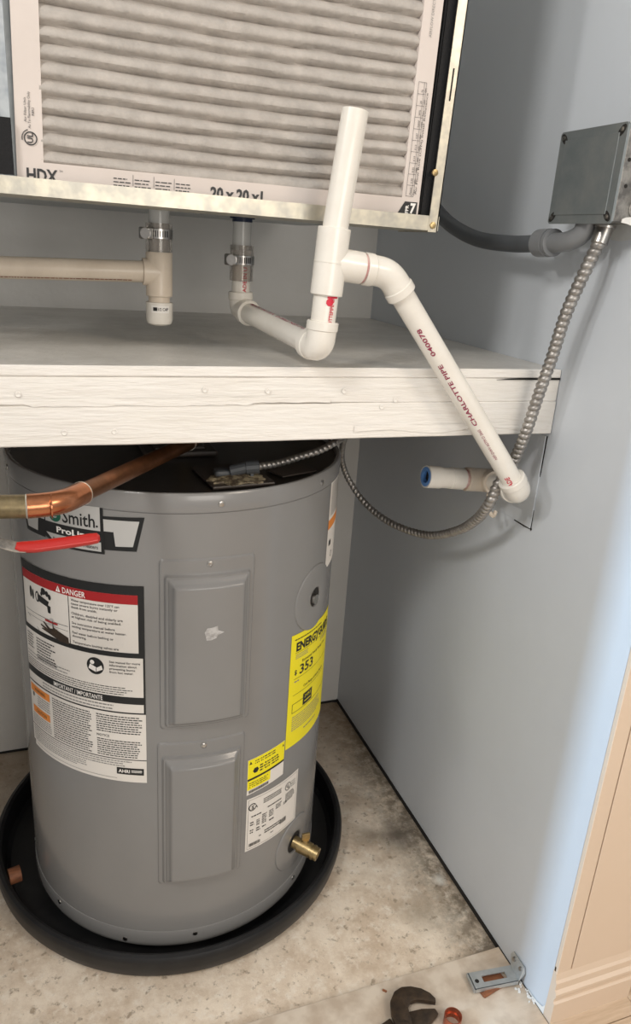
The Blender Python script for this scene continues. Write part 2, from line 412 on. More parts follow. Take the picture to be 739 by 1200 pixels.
# rough paint round the junction box
g = G(); random.seed(5)
pp = [(-.87, 1.27), (-.80, 1.262), (-.72, 1.27), (-.708, 1.33), (-.712, 1.40), (-.78, 1.412), (-.90, 1.41), (-.915, 1.33), (-.90, 1.25)]
g.prism(pp, 0, -.0012, -.0002); g.out('rough_plaster', 'patch', wr)

# ================================================================ SHELF
sh = thing('shelf', 'thick white painted plywood shelf with a built-up wooden front edge above the grey water heater', 'shelf', (-.575, -.36, .974))
g = G(); g.box((-1.149, -.7262, 1.0615), (-.0015, -.001, 1.0744), 0, bev=.001); g.out('top_panel', 'shelftop', sh)
def board(name, z0, z1, y0, y1, seed, m='shelfp', amp=.0012):
    """board with a slightly wavy painted face and arrises"""
    R = random.Random(seed); n = 90; vs = []; fs = []; ph = [R.uniform(0, 6) for _ in range(6)]
    def wob(x, k): return amp*(math.sin(x*11+ph[k])*.5+math.sin(x*29+ph[k+1])*.3+math.sin(x*67+ph[k+2])*.2)
    for i in range(n+1):
        x = -1.149+1.1475*i/n; a = wob(x, 0); b = wob(x, 2)*.6; c = wob(x, 3)*.5
        vs += [(x, y1, z0+a*.4), (x, y0+.0015+b, z0+a*.4), (x, y0+b, z0+.0015+a*.4), (x, y0+c, z1-.0015+a*.2), (x, y0+.0015+c, z1+a*.2), (x, y1, z1+a*.2)]
    for i in range(n):
        for k in range(6): k2 = (k+1) % 6; fs.append((i*6+k, i*6+k2, i*6+6+k2, i*6+6+k))
    fs += [tuple(range(6)), tuple(n*6+k for k in range(5, -1, -1))]
    return link(name, vs, fs, m, sh, smooth=True)
board('edge_strip', 1.0615, 1.0750, -.7272, -.7262+.001, 1, amp=.0006)
board('front_board', 1.0259, 1.0612, -.7262, -.69, 2)
board('front_board', .9744, 1.0257, -.7270, -.69, 5)
g = G(); 
for (a, b) in ((-.115, -.0015),): g.prism([(a, 1.0592), (a+.04, 1.0620), (b, 1.0622), (b, 1.0590)], 1, -.7278, -.7255)
g.out('open_joint', 'dark', sh)
for k, (x, z) in enumerate([(-.93, 1.045), (-.86, 1.045), (-.78, 1.04), (-.555, 1.045), (-.47, 1.043), (-.67, .992), (-.73, .992), (-.36, 1.043), (-.28, 1.03), (-.30, 1.02)]):
    g = G(); n = 14; pr = [(.0038, 0), (.0030, .0007), (.0018, .0002), (0.0001, 0)]; vs = []; fs = []
    for r, h in pr:
        for i in range(n): a = 2*pi*i/n; vs.append((x+r*math.cos(a), -.7275-h, z+r*math.sin(a)))
    for j in range(3):
        for i in range(n): i2 = (i+1) % n; fs.append((j*n+i, j*n+i2, (j+1)*n+i2, (j+1)*n+i))
    g.add(vs, fs); g.out('nail_dimple', 'shelfp', sh, smooth=True)
for k, x in enumerate((-1.0, -.6, -.2)):
    g = G(); g.box((x, -.69, .9755), (x+.038, -.001, 1.0612), bev=.001); g.out('joist', 'rawwood', sh)
g = G(); g.box((-1.148, -.6895, 1.058), (-.002, -.001, 1.0613)); g.out('underside', 'rawwood', sh)
# torn edge of a paint film across the front
def film(name, pts, z_up, y=-.7284):
    g = G(); vs = [];
    for x, z in pts: vs += [(x, y, z), (x, y+.0002, z_up(x)), (x, y+.0012, z)]
    n = len(pts); g.add(vs, [(3*i, 3*i+3, 3*i+4, 3*i+1) for i in range(n-1)]+[(3*i, 3*i+2, 3*i+5, 3*i+3) for i in range(n-1)]); return g.out(name, 'shelfp', sh)
R3 = random.Random(11)
pts = [(-1.1+.72*i/60, 1.0240+.0018*R3.random()+(.004 if 20 < i < 28 else 0)+(.003 if i > 50 else 0)) for i in range(61)]
film('paint_tear', pts, lambda x: 1.0345)
pts = [(-.34+.33*i/40, .9835+.0030*math.sin(i*.3)+.0012*R3.random()) for i in range(41)]
film('paint_tear', pts, lambda x: .9935)

# ================================================================ PAN
CX, CY, RT = -.53, -.4013, .285
PY = -.366
pan = thing('drain_pan', 'round black plastic drip pan on the concrete floor under the grey water heater', 'pan', (CX, PY, 0))
g = G(); r = .348
prof = [(.001, .0285), (.250, .0285), (.262, .006), (r-.03, .003), (r-.012, .005), (r-.004, .012), (r, .046), (r+.002, .052), (r+.008, .056), (r+.014, .054), (r+.017, .049), (r+.0175, .042), (r+.017, .030), (r+.014, .016), (r+.007, .004), (r-.02, .0004), (.001, .0004)]
g.lathe(prof, (CX, PY), 120); g.out('pan_body', 'pan', pan, smooth=True)
a = math.radians(-77); d = Vector((math.sin(a), -math.cos(a), 0)); B = Vector((CX, PY, .036)) + d*.3475
g = G(); g.sweep([B-d*.002, B-d*.020], .0155, 20); g.ring(B-d*.0201, B-d*.024, .0155, .009, 20); g.out('drain_fitting', 'rustw', pan, smooth=True)

# ================================================================ WATER HEATER
wh = thing('water_heater', 'grey cylindrical electric water heater with labels standing in the black drip pan', 'water heater', (CX, CY, .0287))
def cyl(u, v, h=0, r=RT): a = u/RT; return Vector((CX+(r+h)*math.sin(a), CY-(r+h)*math.cos(a), v))
g = G()
g.lathe([(.001, .0292), (RT-.010, .0292), (RT-.005, .035), (RT-.002, .062), (RT, .064), (RT, .30), (RT, .60), (RT, .858), (RT-.001, .8585), (RT-.001, .868)], (CX, CY), 160)
g.out('tank_jacket', 'tank', wh, smooth=True)
g = G(); g.lathe([(RT-.006, .0294), (RT-.002, .0300), (RT+.0008, .034), (RT+.0015, .040), (RT+.0015, .064), (RT+.0008, .0665), (RT-.002, .0670)], (CX, CY), 160); g.out('bottom_band', 'tank', wh, smooth=True)
g = G(); g.lathe([(RT-.001, .8600), (RT+.0012, .8603), (RT+.0016, .863), (RT+.0016, .885), (RT-.0005, .8885), (RT-.0030, .8892), (RT-.0065, .8880), (RT-.009, .882)], (CX, CY), 160); g.out('top_band', 'tank', wh, smooth=True)
g = G(); g.lathe([(.001, .880), (RT-.02, .880), (RT-.0065, .8815)], (CX, CY), 120); g.out('tank_top', 'tankdark', wh, smooth=True)
def screw(u, v, par, r=.0045, h=.0016, mat_='steel', off=0):
    c0 = cyl(u, v, off); n = (cyl(u, v, .01)-cyl(u, v)).normalized(); t = Vector((0, 0, 1)).cross(n); gg = G(); vs = []; fs = []; k = 12
    for q, hh in ((r, 0), (r*.95, h*.6), (r*.6, h), (.0001, h*.75)):
        for i in range(k): a = 2*pi*i/k; vs.append(c0+n*hh+t*q*math.cos(a)+Vector((0, 0, 1))*q*math.sin(a))
    for j in range(3):
        for i in range(k): i2 = (i+1) % k; fs.append((j*k+i, j*k+i2, (j+1)*k+i2, (j+1)*k+i))
    gg.add(vs, fs); return gg.out('screw', mat_, par, smooth=True)
rad = lambda d: math.radians(d)*RT
for d_ in (-78, -38, 2, 42, 82): screw(rad(d_), .8725, wh, off=.0016)
for d_, z in ((-59, .056), (-4, .056), (41, .055), (80, .056), (-29, .044), (-95, .056)): screw(rad(d_), z, wh, off=.0015)
# pressed steel access covers
def cover(u0, u1, v0, v1):
    W_ = u1-u0; H_ = v1-v0
    stops = [0, .0012, .0030, .0080, .0090, .0105, .0140, .0150, .0165, .0180, .0250]; hs = [0, .0022, .003, .003, .0045, .0078, .0080, .0095, .0110, .0118, .0190]
    def sdf(u, v):
        # distance in from a rounded outline; the top flange is wider, as is the foot of the dome
        du = min(u-u0, u1-u); dt = (v1-v); db = v-v0
        def corner(a, b, r):
            if a < r and b < r: return r-math.hypot(r-a, r-b)
            return min(a, b)
        a_out = min(corner(du, dt, .008), corner(du, db, .008))
        dt2 = dt-.016; a_in = min(corner(du, dt2, .014), corner(du, db+.002, .014))
        return a_out, a_in
    def hgt(u, v):
        ao, ai = sdf(u, v)
        if ao <= 0: return 0
        def lerp(d):
            for i in range(len(stops)-1):
                if d <= stops[i+1]: t = (d-stops[i])/(stops[i+1]-stops[i]); t = t*t*(3-2*t); return hs[i]+(hs[i+1]-hs[i])*t
            return hs[-1]
        return max(min(lerp(ao), .003), lerp(ai) if ai > 0 else 0)
    nu, nv = 74, 120; vs = []; fs = []
    for j in range(nv+1):
        for i in range(nu+1):
            u = u0+W_*i/nu; v = v0+H_*j/nv; h = hgt(u, v)
            vs.append(cyl(u, v, h-.0002))
    for j in range(nv):
        for i in range(nu): a = j*(nu+1)+i; fs.append((a, a+1, a+nu+2, a+nu+1))
    o = link('access_cover', vs, fs, 'tank', wh, smooth=True, auto=False)
    screw(.5*(u0+u1)+.0015, v1-.0085, o, r=.0048, h=.002, off=.0026)
    return o
c1 = cover(rad(-15.9), rad(13.3), .4955, .789)
c2 = cover(rad(-16.9), rad(12.2), .1775, .4695)
# scrap of torn sticker on the upper cover
R4 = random.Random(2); pts = [(.022*math.cos(i*2*pi/11)*R4.uniform(.35, .75)-.002, .016*math.sin(i*2*pi/11)*R4.uniform(.45, .95)+.6735) for i in range(11)]
g = G(); g.add([cyl(a, b, .0193) for a, b in pts], [tuple(range(11))]); g.out('sticker_scrap', mat('torn_tape', (.50, .49, .48), .18, 0, (.30, .29, .28), 90, lo=.4, hi=.6), c1)
# round element plates
def dish(uc, vc, R0, hole, col='tank'):
    g = G(); n = 44; vs = []; fs = []
    for q, hh in ((R0, .0003), (R0-.0012, .0022), (R0-.004, .0028), (hole+.005, .0028), (hole+.0015, .0022), (hole, -.0008)):
        for i in range(n): a = 2*pi*i/n; vs.append(cyl(uc+q*math.cos(a), vc+q*math.sin(a), hh))
    for j in range(5):
        for i in range(n): i2 = (i+1) % n; fs.append((j*n+i, j*n+i2, (j+1)*n+i2, (j+1)*n+i))
    g.add(vs, fs); return g.out('round_plate', col, wh, smooth=True)
TU, TV = rad(43.0), .667
dp = dish(TU, TV, .060, .0165)
g = G(); n = 28
vs = [cyl(TU+.0167*math.cos(2*pi*i/n), TV+.0167*math.sin(2*pi*i/n), .0006) for i in range(n)]; g.add(vs, [tuple(range(n))]); g.out('opening', 'dark', dp)
g = G(); g.sweep([cyl(TU-.006, TV-.001, .0008), cyl(TU-.006, TV-.001, .007)], .0085, 20); g.out('pipe_plug', 'steel', dp, smooth=True)
VU, VV = rad(40.0), .149
dp = dish(VU, VV, .057, .021)
g = G(); vs = [cyl(VU+.0212*math.cos(2*pi*i/n), VV+.0212*math.sin(2*pi*i/n), .0006) for i in range(n)]; g.add(vs, [tuple(range(n))]); g.out('opening', 'dark', dp)
dv = G(); c0 = cyl(VU, VV); nn = (cyl(VU, VV, .01)-c0).normalized(); nd = (nn+Vector((.25, -.12, 0))).normalized(); nd.z = -.16; nd.normalize()
dv.sweep([c0, c0+nd*.012, c0+nd*.0125, c0+nd*.034, c0+nd*.0342, c0+nd*.037, c0+nd*.0372, c0+nd*.041, c0+nd*.0412, c0+nd*.045, c0+nd*.0452, c0+nd*.05], [.012, .012, .015, .0138, .0142, .0142, .0125, .0125, .0142, .0142, .0128, .0128], 24)
dv = dv.out('drain_valve', 'brassb', wh, smooth=True)
g = G(); g.ring(c0+nd*.0501, c0+nd*.053, .0128, .0085, 24); g.out('outlet', 'brassb', dv, smooth=True)
g = G(); b0 = c0+nd*.024; up = Vector((.05, -.02, 1)).normalized(); g.sweep([b0, b0+up*.020], .0065, 6); b1 = b0+up*.020; g.box(b1-Vector((.008, .002, .001)), b1+Vector((.008, .002, .014)), bev=.0008); g.out('handle', 'brassb', dv)

# ---- warning label
SK = lambda u: .045*(u+.10)
wl = Art(lambda u, v, h: cyl(u, v+SK(u), h+.0003), [])
U0, U1 = -.349, -.1005
wl.rect(U0+.006, .3905, U1, .7445, 'white', 1); wl.rect(U0, .40, U0+.0065, .7445, 'white', 1)
wl.rect(U0, .729, U1, .7445, 'black', 2); wl.rect(U1-.0095, .627, U1, .7445, 'black', 2); wl.rect(U0, .627, U0+.004, .7445, 'black', 2)
wl.rect(U0+.004, .7135, U1-.0095, .729, 'red', 3)
wl.rect(U0, .6225, U1, .6310, 'black', 2); wl.rect(-.2262, .631, -.2248, .7135, 'black', 2)
wl.text('DANGER', -.236, .7160, .0095, 'wprint', 4, wid=.043, bold=.015); wl.poly([(-.2500, .7155), (-.2400, .7155), (-.2450, .7260)], 'wprint', 4); wl.rect(-.2455, .7175, -.2445, .7225, 'red', 5)
blocks = [['Water temperature over 125°F can', 'cause severe burns instantly or', 'death from scalds.'], ['Children, disabled and elderly are', 'at highest risk of being scalded.'], ['See instruction manual before', 'setting temperature at water heater.'], ['Feel water before bathing or', 'showering.'], ['Temperature limiting valves are', 'available, see manual.']]
v = .7060
for b in blocks:
    for t in b: wl.text(t, -.2205, v, .0040, 'black', 2, wid=.0027*len(t)*.95, bold=.012); v -= .0060
    v -= .0045
# pictogram: tap, water, hand
def blobs(l, m='black', h=3):
    for (a, b, r, e) in l: wl.disc(a, b, r, m, h, e=e, n=14)
blobs([(-.318, .695, .010, .35), (-.311, .692, .009, .3), (-.281, .706, .006, 1.0), (-.272, .704, .005, .8), (-.266, .700, .005, .7), (-.286, .7005, .0035, .8)])
wl.disc(-.298, .692, .0095, 'black', 3, r2=.0065, e=.6)
wl.quad([(-.297, .6855), (-.272, .6815), (-.268, .6915), (-.297, .6985)], 'black', 3); wl.quad([(-.2715, .672), (-.2650, .672), (-.2645, .684), (-.2735, .686)], 'black', 3)
wl.quad([(-.275, .650), (-.255, .650), (-.260, .664), (-.267, .664)], 'silver', 3)
wl.rect(-.340, .659, -.229, .6598, 'black', 2); wl.rect(-.335, .651, -.229, .6516, 'black', 2); wl.rect(-.280, .6555, -.250, .6590, 'red', 4)
wl.quad([(-.300, .6315), (-.2985, .6315), (-.332, .651), (-.334, .651)], 'black', 2, n=3)
wl.quad([(-.250, .6290), (-.228, .6290), (-.229, .640), (-.262, .650)], 'rust', 3); wl.quad([(-.275, .636), (-.250, .630), (-.252, .648), (-.270, .645)], 'rust', 3)
for (a, b) in ((-.293, .645), (-.290, .639), (-.285, .652), (-.262, .660)): wl.quad([(a, b-.001), (-.262, .634), (-.258, .640), (a+.001, b+.0016)], 'rust', 4, n=4)
wl.lines(-.343, -.320, .617, .588, 6, 'black', fill=.4, rag=.3, seed=3); wl.lines(-.311, -.255, .617, .575, 8, 'black', fill=.42, rag=.5, seed=4)
wl.disc(-.181, .6015, .0150, 'black', 2, n=24); wl.disc(-.186, .6075, .0038, 'wprint', 3); wl.quad([(-.193, .596), (-.180, .591), (-.178, .599), (-.190, .604)], 'wprint', 3); wl.quad([(-.180, .591), (-.168, .597), (-.170, .604), (-.178, .599)], 'wprint', 3); wl.rect(-.1795, .591, -.1785, .599, 'black', 4)
v = .611
for t in ('See manual for more', 'information about', 'preventing burns', 'from hot water.'): wl.text(t, -.157, v, .0038, 'black', 2, wid=.0027*len(t)*.95, bold=.012); v -= .0060
wl.lines(-.346, -.230, .583, .571, 2, 'grey', fill=.3, rag=.05, seed=31); wl.lines(-.346, -.115, .570, .5540, 4, 'black', fill=.33, rag=.12, seed=5)
wl.rect(U0, .5395, U1, .5525, 'black', 2); wl.text('IMPORTANT / IMPORTANTE', -.268, .5422, .0078, 'wprint', 4, wid=.098, bold=.012)
wl.rect(U1-.003, .5215, U1, .6225, 'black', 2); wl.rect(U0, .5215, U1, .5240, 'black', 2)
wl.lines(-.300, -.125, .5375, .5255, 2, 'grey', fill=.4, rag=.2, seed=6)
wl.quad([(-.345, .502), (-.283, .502), (-.283, .5165), (-.345, .5165)], 'orange', 2); wl.text('WARNING', -.330, .5065, .0060, 'black', 3, wid=.035)
wl.quad([(-.340, .461), (-.285, .461), (-.285, .475), (-.340, .475)], 'orange', 2); wl.text('CAUTION', -.328, .4650, .0060, 'black', 3, wid=.033)
wl.disc(-.335, .497, .0045, 'black', 3, e=.6)
wl.lines(-.322, -.282, .500, .478, 5, 'grey', fill=.42, rag=.15, seed=7); wl.lines(-.343, -.282, .459, .438, 5, 'grey', fill=.42, rag=.15, seed=8)
wl.lines(-.276, -.190, .5165, .437, 18, 'black', fill=.42, rag=.12, seed=9)
wl.lines(-.183, -.106, .5165, .4820, 8, 'black', fill=.42, rag=.12, seed=10); wl.text('NOTICE', -.183, .4735, .0045, 'black', 2, wid=.022, bold=.01)
wl.lines(-.183, -.106, .4705, .437, 8, 'black', fill=.42, rag=.12, seed=12)
wl.rect(U0, .4335, U1, .4350, 'black', 2)
wl.lines(-.343, -.120, .4320, .4190, 3, 'grey', fill=.42, rag=.08, seed=13); wl.lines(-.343, -.200, .4185, .403, 4, 'grey', fill=.42, rag=.4, seed=14); wl.rect(-.335, .3960, -.150, .3968, 'grey', 2)
wl.rect(-.1500, .4050, -.1050, .4180, 'black', 2); wl.text('AHRI', -.1470, .4085, .0062, 'wprint', 3, wid=.019, bold=.02); wl.rect(-.1255, .4100, -.1080, .4110, 'wprint', 3); wl.rect(-.1255, .4125, -.1080, .4140, 'wprint', 3)
wl.out('warning_label', wh)
# ---- maker's badge
bd = Art(lambda u, v, h: cyl(u, v+.03*(u+.16), h+.0003), [])
def outline(pts, m, fillm, h, t): bd.quad(pts, m, h); a, b, c, d = pts; bd.quad([(a[0]+t, a[1]+t), (b[0]-t, b[1]+t), (c[0]-t, c[1]-t), (d[0]+t, d[1]-t)], fillm, h+1)
PM = -.2125
bd.quad([(-.1587, .796), (-.1104, .797), (-.098, .850), (-.1600, .848)], 'black', 1); bd.quad([(2*PM+.1104, .797), (2*PM+.1587, .796), (2*PM+.1600, .848), (2*PM+.098, .850)], 'black', 1)
for s_ in (1, -1):
    q = lambda x: x if s_ == 1 else 2*PM-x
    a = [(q(-.1413), .803), (q(-.1155), .804), (q(-.1055), .8435), (q(-.1457), .8435)]
    bb = [(q(-.1600), .8250), (q(-.1440), .8250), (q(-.1440), .8435), (q(-.1600), .8435)]
    if s_ == -1: a = [a[1], a[0], a[3], a[2]]; bb = [bb[1], bb[0], bb[3], bb[2]]
    bd.quad(a, 'silver', 2); bd.quad(bb, 'silver', 2)
bd.quad([(-.245, .7880), (-.158, .7890), (-.1590, .8650), (-.266, .8650)], 'black', 3); bd.quad([(-.266, .800), (-.2440, .7880), (-.244, .8650), (-.266, .8650)], 'black', 3)
bd.quad([(-.2630, .8245), (-.1635, .8245), (-.1635, .8610), (-.2630, .8610)], 'silver', 4)
bd.quad([(-.2440, .7920), (-.1630, .7925), (-.1630, .8070), (-.2625, .8070)], 'silver', 4)
bd.text('Smith', -.2275, .8290, .0200, 'black', 5, wid=.0560, bold=.012); bd.disc(-.1685, .8313, .0018, 'black', 5, n=8)
bd.disc(-.2425, .8370, .0105, 'green', 5, r2=.0045, e=1.15); bd.quad([(-.2500, .8340), (-.2350, .8360), (-.2350, .8385), (-.2500, .8365)], 'green', 6)
bd.text('ProLine', -.2400, .8110, .0090, 'wprint', 5, wid=.062, bold=.03)
bd.text('Residential Water Heaters', -.2480, .7960, .0058, 'black', 5, wid=.080, bold=.01)
bd.out('maker_badge', wh)
# ---- yellow energy label
eg = Art(lambda u, v, h: cyl(u, v-.075*(u-.153), h+.0003), [])
eg.rect(.151, .3885, .3170, .6165, 'yellow', 1)
eg.lines(.1605, .290, .6080, .6040, 1, 'black', fill=.5, rag=.3, seed=20)
eg.text('ENERGYGUIDE', .1650, .5835, .0155, 'black', 2, wid=.140, bold=.045)
eg.poly([(.2310, .5850), (.2390, .5850), (.2350, .5760)], 'black', 2); eg.rect(.163, .5795, .312, .5802, 'black', 2)
eg.lines(.165, .205, .577, .567, 3, 'grey', fill=.4, rag=.2, seed=21); eg.lines(.255, .308, .577, .567, 3, 'grey', fill=.4, rag=.2, seed=22)
eg.text('Estimated Yearly Energy Cost', .1850, .5560, .0050, 'black', 2, wid=.100, bold=.01)
eg.text('$', .1640, .5370, .0090, 'black', 2, bold=.03); eg.text('353', .1790, .5340, .0180, 'black', 2, wid=.046, bold=.02)
eg.rect(.163, .5280, .310, .5287, 'black', 2); eg.lines(.165, .180, .525, .520, 1, 'grey', seed=23)
eg.text('Cost Range of Similar Models', .1950, .5010, .0050, 'black', 2, wid=.088, bold=.01); eg.rect(.163, .4955, .310, .4962, 'black', 2)
eg.rect(.163, .4590, .312, .4600, 'black', 2); eg.rect(.163, .4590, .1642, .4780, 'black', 2); eg.rect(.163, .4770, .1980, .4780, 'black', 2)
eg.rect(.1960, .4620, .2300, .4860, 'black', 2); eg.text('3493', .2010, .4760, .0065, 'yellow', 3, wid=.023); eg.rect(.2010, .4680, .2250, .4700, 'yellow', 3)
eg.lines(.165, .300, .4520, .4200, 7, 'grey', fill=.38, rag=.3, seed=24); eg.lines(.205, .260, .4130, .4080, 1, 'grey', seed=25)
eg.out('energy_label', wh)
# ---- small yellow and white label
yl = Art(lambda u, v, h: cyl(u, v+.006*(u-.068)/.08, h+.0003), [])
yl.rect(.0685, .3330, .1490, .4060, 'white', 1); yl.rect(.0690, .3430, .1170, .4055, 'yellow', 2); yl.rect(.1170, .3640, .1486, .4055, 'yellow', 2)
yl.rect(.0690, .3625, .1486, .3665, 'black', 3); yl.poly([(.0715, .3960), (.0770, .3960), (.0740, .4020)], 'black', 3); yl.poly([(.1430, .3955), (.1470, .3955), (.1450, .4010)], 'black', 3)
yl.lines(.083, .130, .4015, .3920, 2, 'black', fill=.5, rag=.1, seed=26); yl.disc(.0850, .3800, .0060, 'black', 3, n=6); yl.lines(.093, .138, .3880, .3720, 3, 'black', fill=.55, rag=.1, seed=27)
yl.lines(.073, .112, .3580, .3460, 3, 'black', fill=.45, rag=.1, seed=28)
R5 = random.Random(4); u = .0725
while u < .113: w = R5.uniform(.0004, .0013); yl.rect(u, .3355, u+w, .3415, 'black', 3); u += w+R5.uniform(.0005, .0011)
yl.out('service_label', wh)
# ---- rating label
rt = Art(lambda u, v, h: cyl(u, v-.002*(u-.07)/.12, h+.0003), [])
rt.rect(.0695, .2090, .1970, .3240, 'white', 1)
for (a, b, c, d) in ((.073, .2125, .1935, .2130), (.073, .3200, .1935, .3205), (.073, .2125, .0735, .3205), (.1930, .2125, .1935, .3205)): rt.rect(a, b, c, d, 'black', 2)
rt.disc(.0815, .3035, .0080, 'black', 2, r2=.0060); rt.rect(.0830, .300, .0905, .307, 'white', 3); rt.text('S', .0795, .2995, .0075, 'black', 4, bold=.03); rt.text('A', .0855, .2995, .0065, 'black', 4, bold=.02)
rt.disc(.1660, .3035, .0085, 'black', 2, r2=.0070); rt.text('U', .1615, .3020, .0065, 'black', 3, bold=.02); rt.text('L', .1665, .2985, .0065, 'black', 3, bold=.02)
rt.lines(.105, .150, .3120, .3000, 3, 'black', fill=.5, rag=.1, seed=41); rt.lines(.176, .190, .310, .295, 3, 'grey', fill=.5, seed=42)
for k, (a, b, c, d) in enumerate([(.080, .105, .285, .280), (.115, .150, .290, .285), (.160, .188, .290, .270), (.078, .087, .272, .262), (.091, .099, .272, .258), (.103, .114, .278, .256), (.119, .131, .278, .262), (.135, .150, .282, .270), (.078, .086, .255, .245), (.091, .100, .255, .245), (.104, .113, .252, .247), (.120, .132, .258, .252), (.155, .165, .275, .268), (.110, .155, .240, .230), (.098, .103, .234, .230), (.125, .132, .226, .222)]):
    rt.lines(a, b, c, d, max(1, int((c-d)/.0035)), 'black', fill=.5, rag=.2, seed=50+k)
for (a, c, b, d) in ((.0770, .1010, .2170, .2240), (.1480, .1640, .2280, .2380)):
    u = a
    while u < c: w = R5.uniform(.0004, .0013); rt.rect(u, b, u+w, d, 'black', 3); u += w+R5.uniform(.0005, .0011)
rt.out('rating_label', wh)
# ---- narrow side label
sl = Art(lambda u, v, h: cyl(u, v, h+.0003), [])
sl.rect(rad(51), .702, rad(70), .862, 'white', 1); sl.rect(rad(51), .775, rad(70), .792, 'orange', 2); sl.lines(rad(52.5), rad(69), .858, .798, 15, 'grey', fill=.5, rag=.1, seed=60); sl.rect(rad(53), .742, rad(55.5), .752, 'black', 2)
sl.disc(rad(57), .722, .006, 'grey', 2, r2=.004)
sl.out('side_label', wh)
# ---- fittings on the tank top
g = G(); g.box((-.60, -.47, .880), (-.475, -.36, .890), bev=.004); g.box((-.58, -.455, .889), (-.495, -.375, .894), bev=.002); g.out('top_cover', 'tankdark2', wh)
g = G(); g.box((-.415, -.600, .8822), (-.345, -.545, .8850), bev=.001, rot=Matrix.Rotation(.35, 3, 'Z')); g.out('top_label_plate', 'tankdark2', wh)
g = G(); g.box((-.53, -.645, .8805), (-.43, -.535, .886), bev=.002, rot=Matrix.Rotation(.1, 3, 'Z')); g.out('wiring_cover', 'tankdark2', wh)
R6 = random.Random(8); g = G()
n = 30; vs = [(-.478, -.612, .893)]
for i in range(n):
    a = 2*pi*i/n; r = .040*R6.uniform(.8, 1.15); vs.append((-.478+r*math.cos(a)*1.15, -.613+r*.85*math.sin(a), .8862+.003*R6.random()))
vs2 = [(x, y_, .8855) for x, y_, _ in vs[1:]]
g.add(vs+vs2, [(0, 1+i, 1+(i+1) % n) for i in range(n)]+[(1+i, 1+(i+1) % n, 1+n+(i+1) % n, 1+n+i) for i in range(n)]); g.out('torn_insulation', 'insul', wh)
g = G(); g.box((-.512, -.612, .8860), (-.480, -.588, .898), bev=.005); g.sweep([(-.488, -.608, .896), (-.465, -.612, .902), (-.4645, -.612, .902), (-.445, -.6162, .904)], [.0090, .0090, .0105, .0105], 12); g.box((-.459, -.620, .8862), (-.454, -.615, .899)); g.out('cable_connector', 'conduit', wh)
g = G(); g.sweep([(-.520, -.385, .893), (-.520, -.385, .943)], .016, 20); g.out('inlet_nipple', 'brass', wh, smooth=True)

# ================================================================ CABINET AND FILTER
XL, XR, YF = -.765, -.262, -.700
ca = thing('furnace_cabinet', 'galvanised steel air handler cabinet above the white shelf, holding the pleated filter', 'cabinet', (-.51, -.40, 1.262))
ZB = 1.262
def lipz(x): return ZB - (x+.79)*.006
g = G(); g.box((-.80, -.68, ZB+.004), (-.236, -.14, 1.86)); g.out('body', 'galv', ca)
g = G()
vs = []
for x in (-.86, -.236): z = lipz(x); vs += [(x, -.716, z), (x, -.716, z+.0185), (x, -.7145, z+.0185), (x, -.7145, z+.0015), (x, -.60, z+.0015), (x, -.60, z)]
g.add(vs, [tuple(range(6)), tuple(range(11, 5, -1))]+[(i, (i+1) % 6, 6+(i+1) % 6, 6+i) for i in range(6)]); g.out('bottom_lip', 'galvw', ca)
# right flange
g = G(); tz = lambda z: (z-1.26)*.030
def lean(x, z): return x+tz(z)
def slabx(gg, x0, x1, y0, y1, z0, z1, m=0):
    vs = [(lean(x, z), y, z) for x in (x0, x1) for y in (y0, y1) for z in (z0, z1)]
    gg.add(vs, [(0, 1, 3, 2), (4, 6, 7, 5), (0, 4, 5, 1), (2, 3, 7, 6), (0, 2, 6, 4), (1, 5, 7, 3)], m)
slabx(g, -.2515, -.2375, -.7165, -.715, 1.257, 1.86); slabx(g, -.2390, -.2375, -.7165, -.60, 1.257, 1.86)
rf = g.out('side_flange', 'galvw', ca)
g = G(); slabx(g, -.2462, -.2442, -.7170, -.7166, 1.415, 1.452); g.out('slot', 'dark', rf)
g = G(); slabx(g, -.262, -.2390, -.708, -.7072, 1.272, 1.86); slabx(g, -.2625, -.2610, -.708, -.690, 1.272, 1.86); g.out('inner_channel', 'foam', ca)
for (x, z) in ((-.245, 1.2655), (-.2505, 1.330)):
    g = G(); g.sweep([(x, -.7166, z), (x, -.7185, z), (x, -.7190, z)], [.0045, .0042, .002], 12); g.out('screw', 'brassb', ca, smooth=True)
g = G(); g.box((-.93, -.712, 1.28), (-.7685, -.700, 1.86)); g.out('left_panel', mat('dull_zinc', (.30, .33, .36), .5, .5, (.42, .45, .47), 60, detail=2), ca)
g = G(); g.box((-.815, -.7155, 1.2815), (-.768, -.7122, 1.3380)); g.out('foam_strip', 'foam', ca)
g = G(); g.sweep([(-.7890, -.7122, 1.3435), (-.7890, -.7200, 1.3435)], .0055, 6); g.out('screw', 'brassb', ca)
for (x, yp) in ((-.5822, -.53), (-.4576, -.52)):
    pass
g = G(); g.sweep([(-.5822, -.53, 1.268), (-.5822, -.53, 1.236)], .0148, 24); g.out('drain_port', 'port', ca, smooth=True)
pr = G(); pr.sweep([(-.4576, -.52, 1.258), (-.4576, -.52, 1.216)], .0138, 24); pr = pr.out('drain_port', 'port', ca, smooth=True)
g = G(); g.sweep([(-.4576, -.52, 1.2670), (-.4576, -.52, 1.2600), (-.4576, -.52, 1.2599), (-.4576, -.52, 1.2555)], [.0188, .0188, .0150, .0150], 24); g.out('blue_collar', 'blue', pr, smooth=True)
for x in (-.545, -.535, -.515): 
    g = G(); g.sweep([(x, -.60, ZB+.001), (x, -.60, ZB-.002)], .0025, 8); g.out('screw', 'steel', ca)

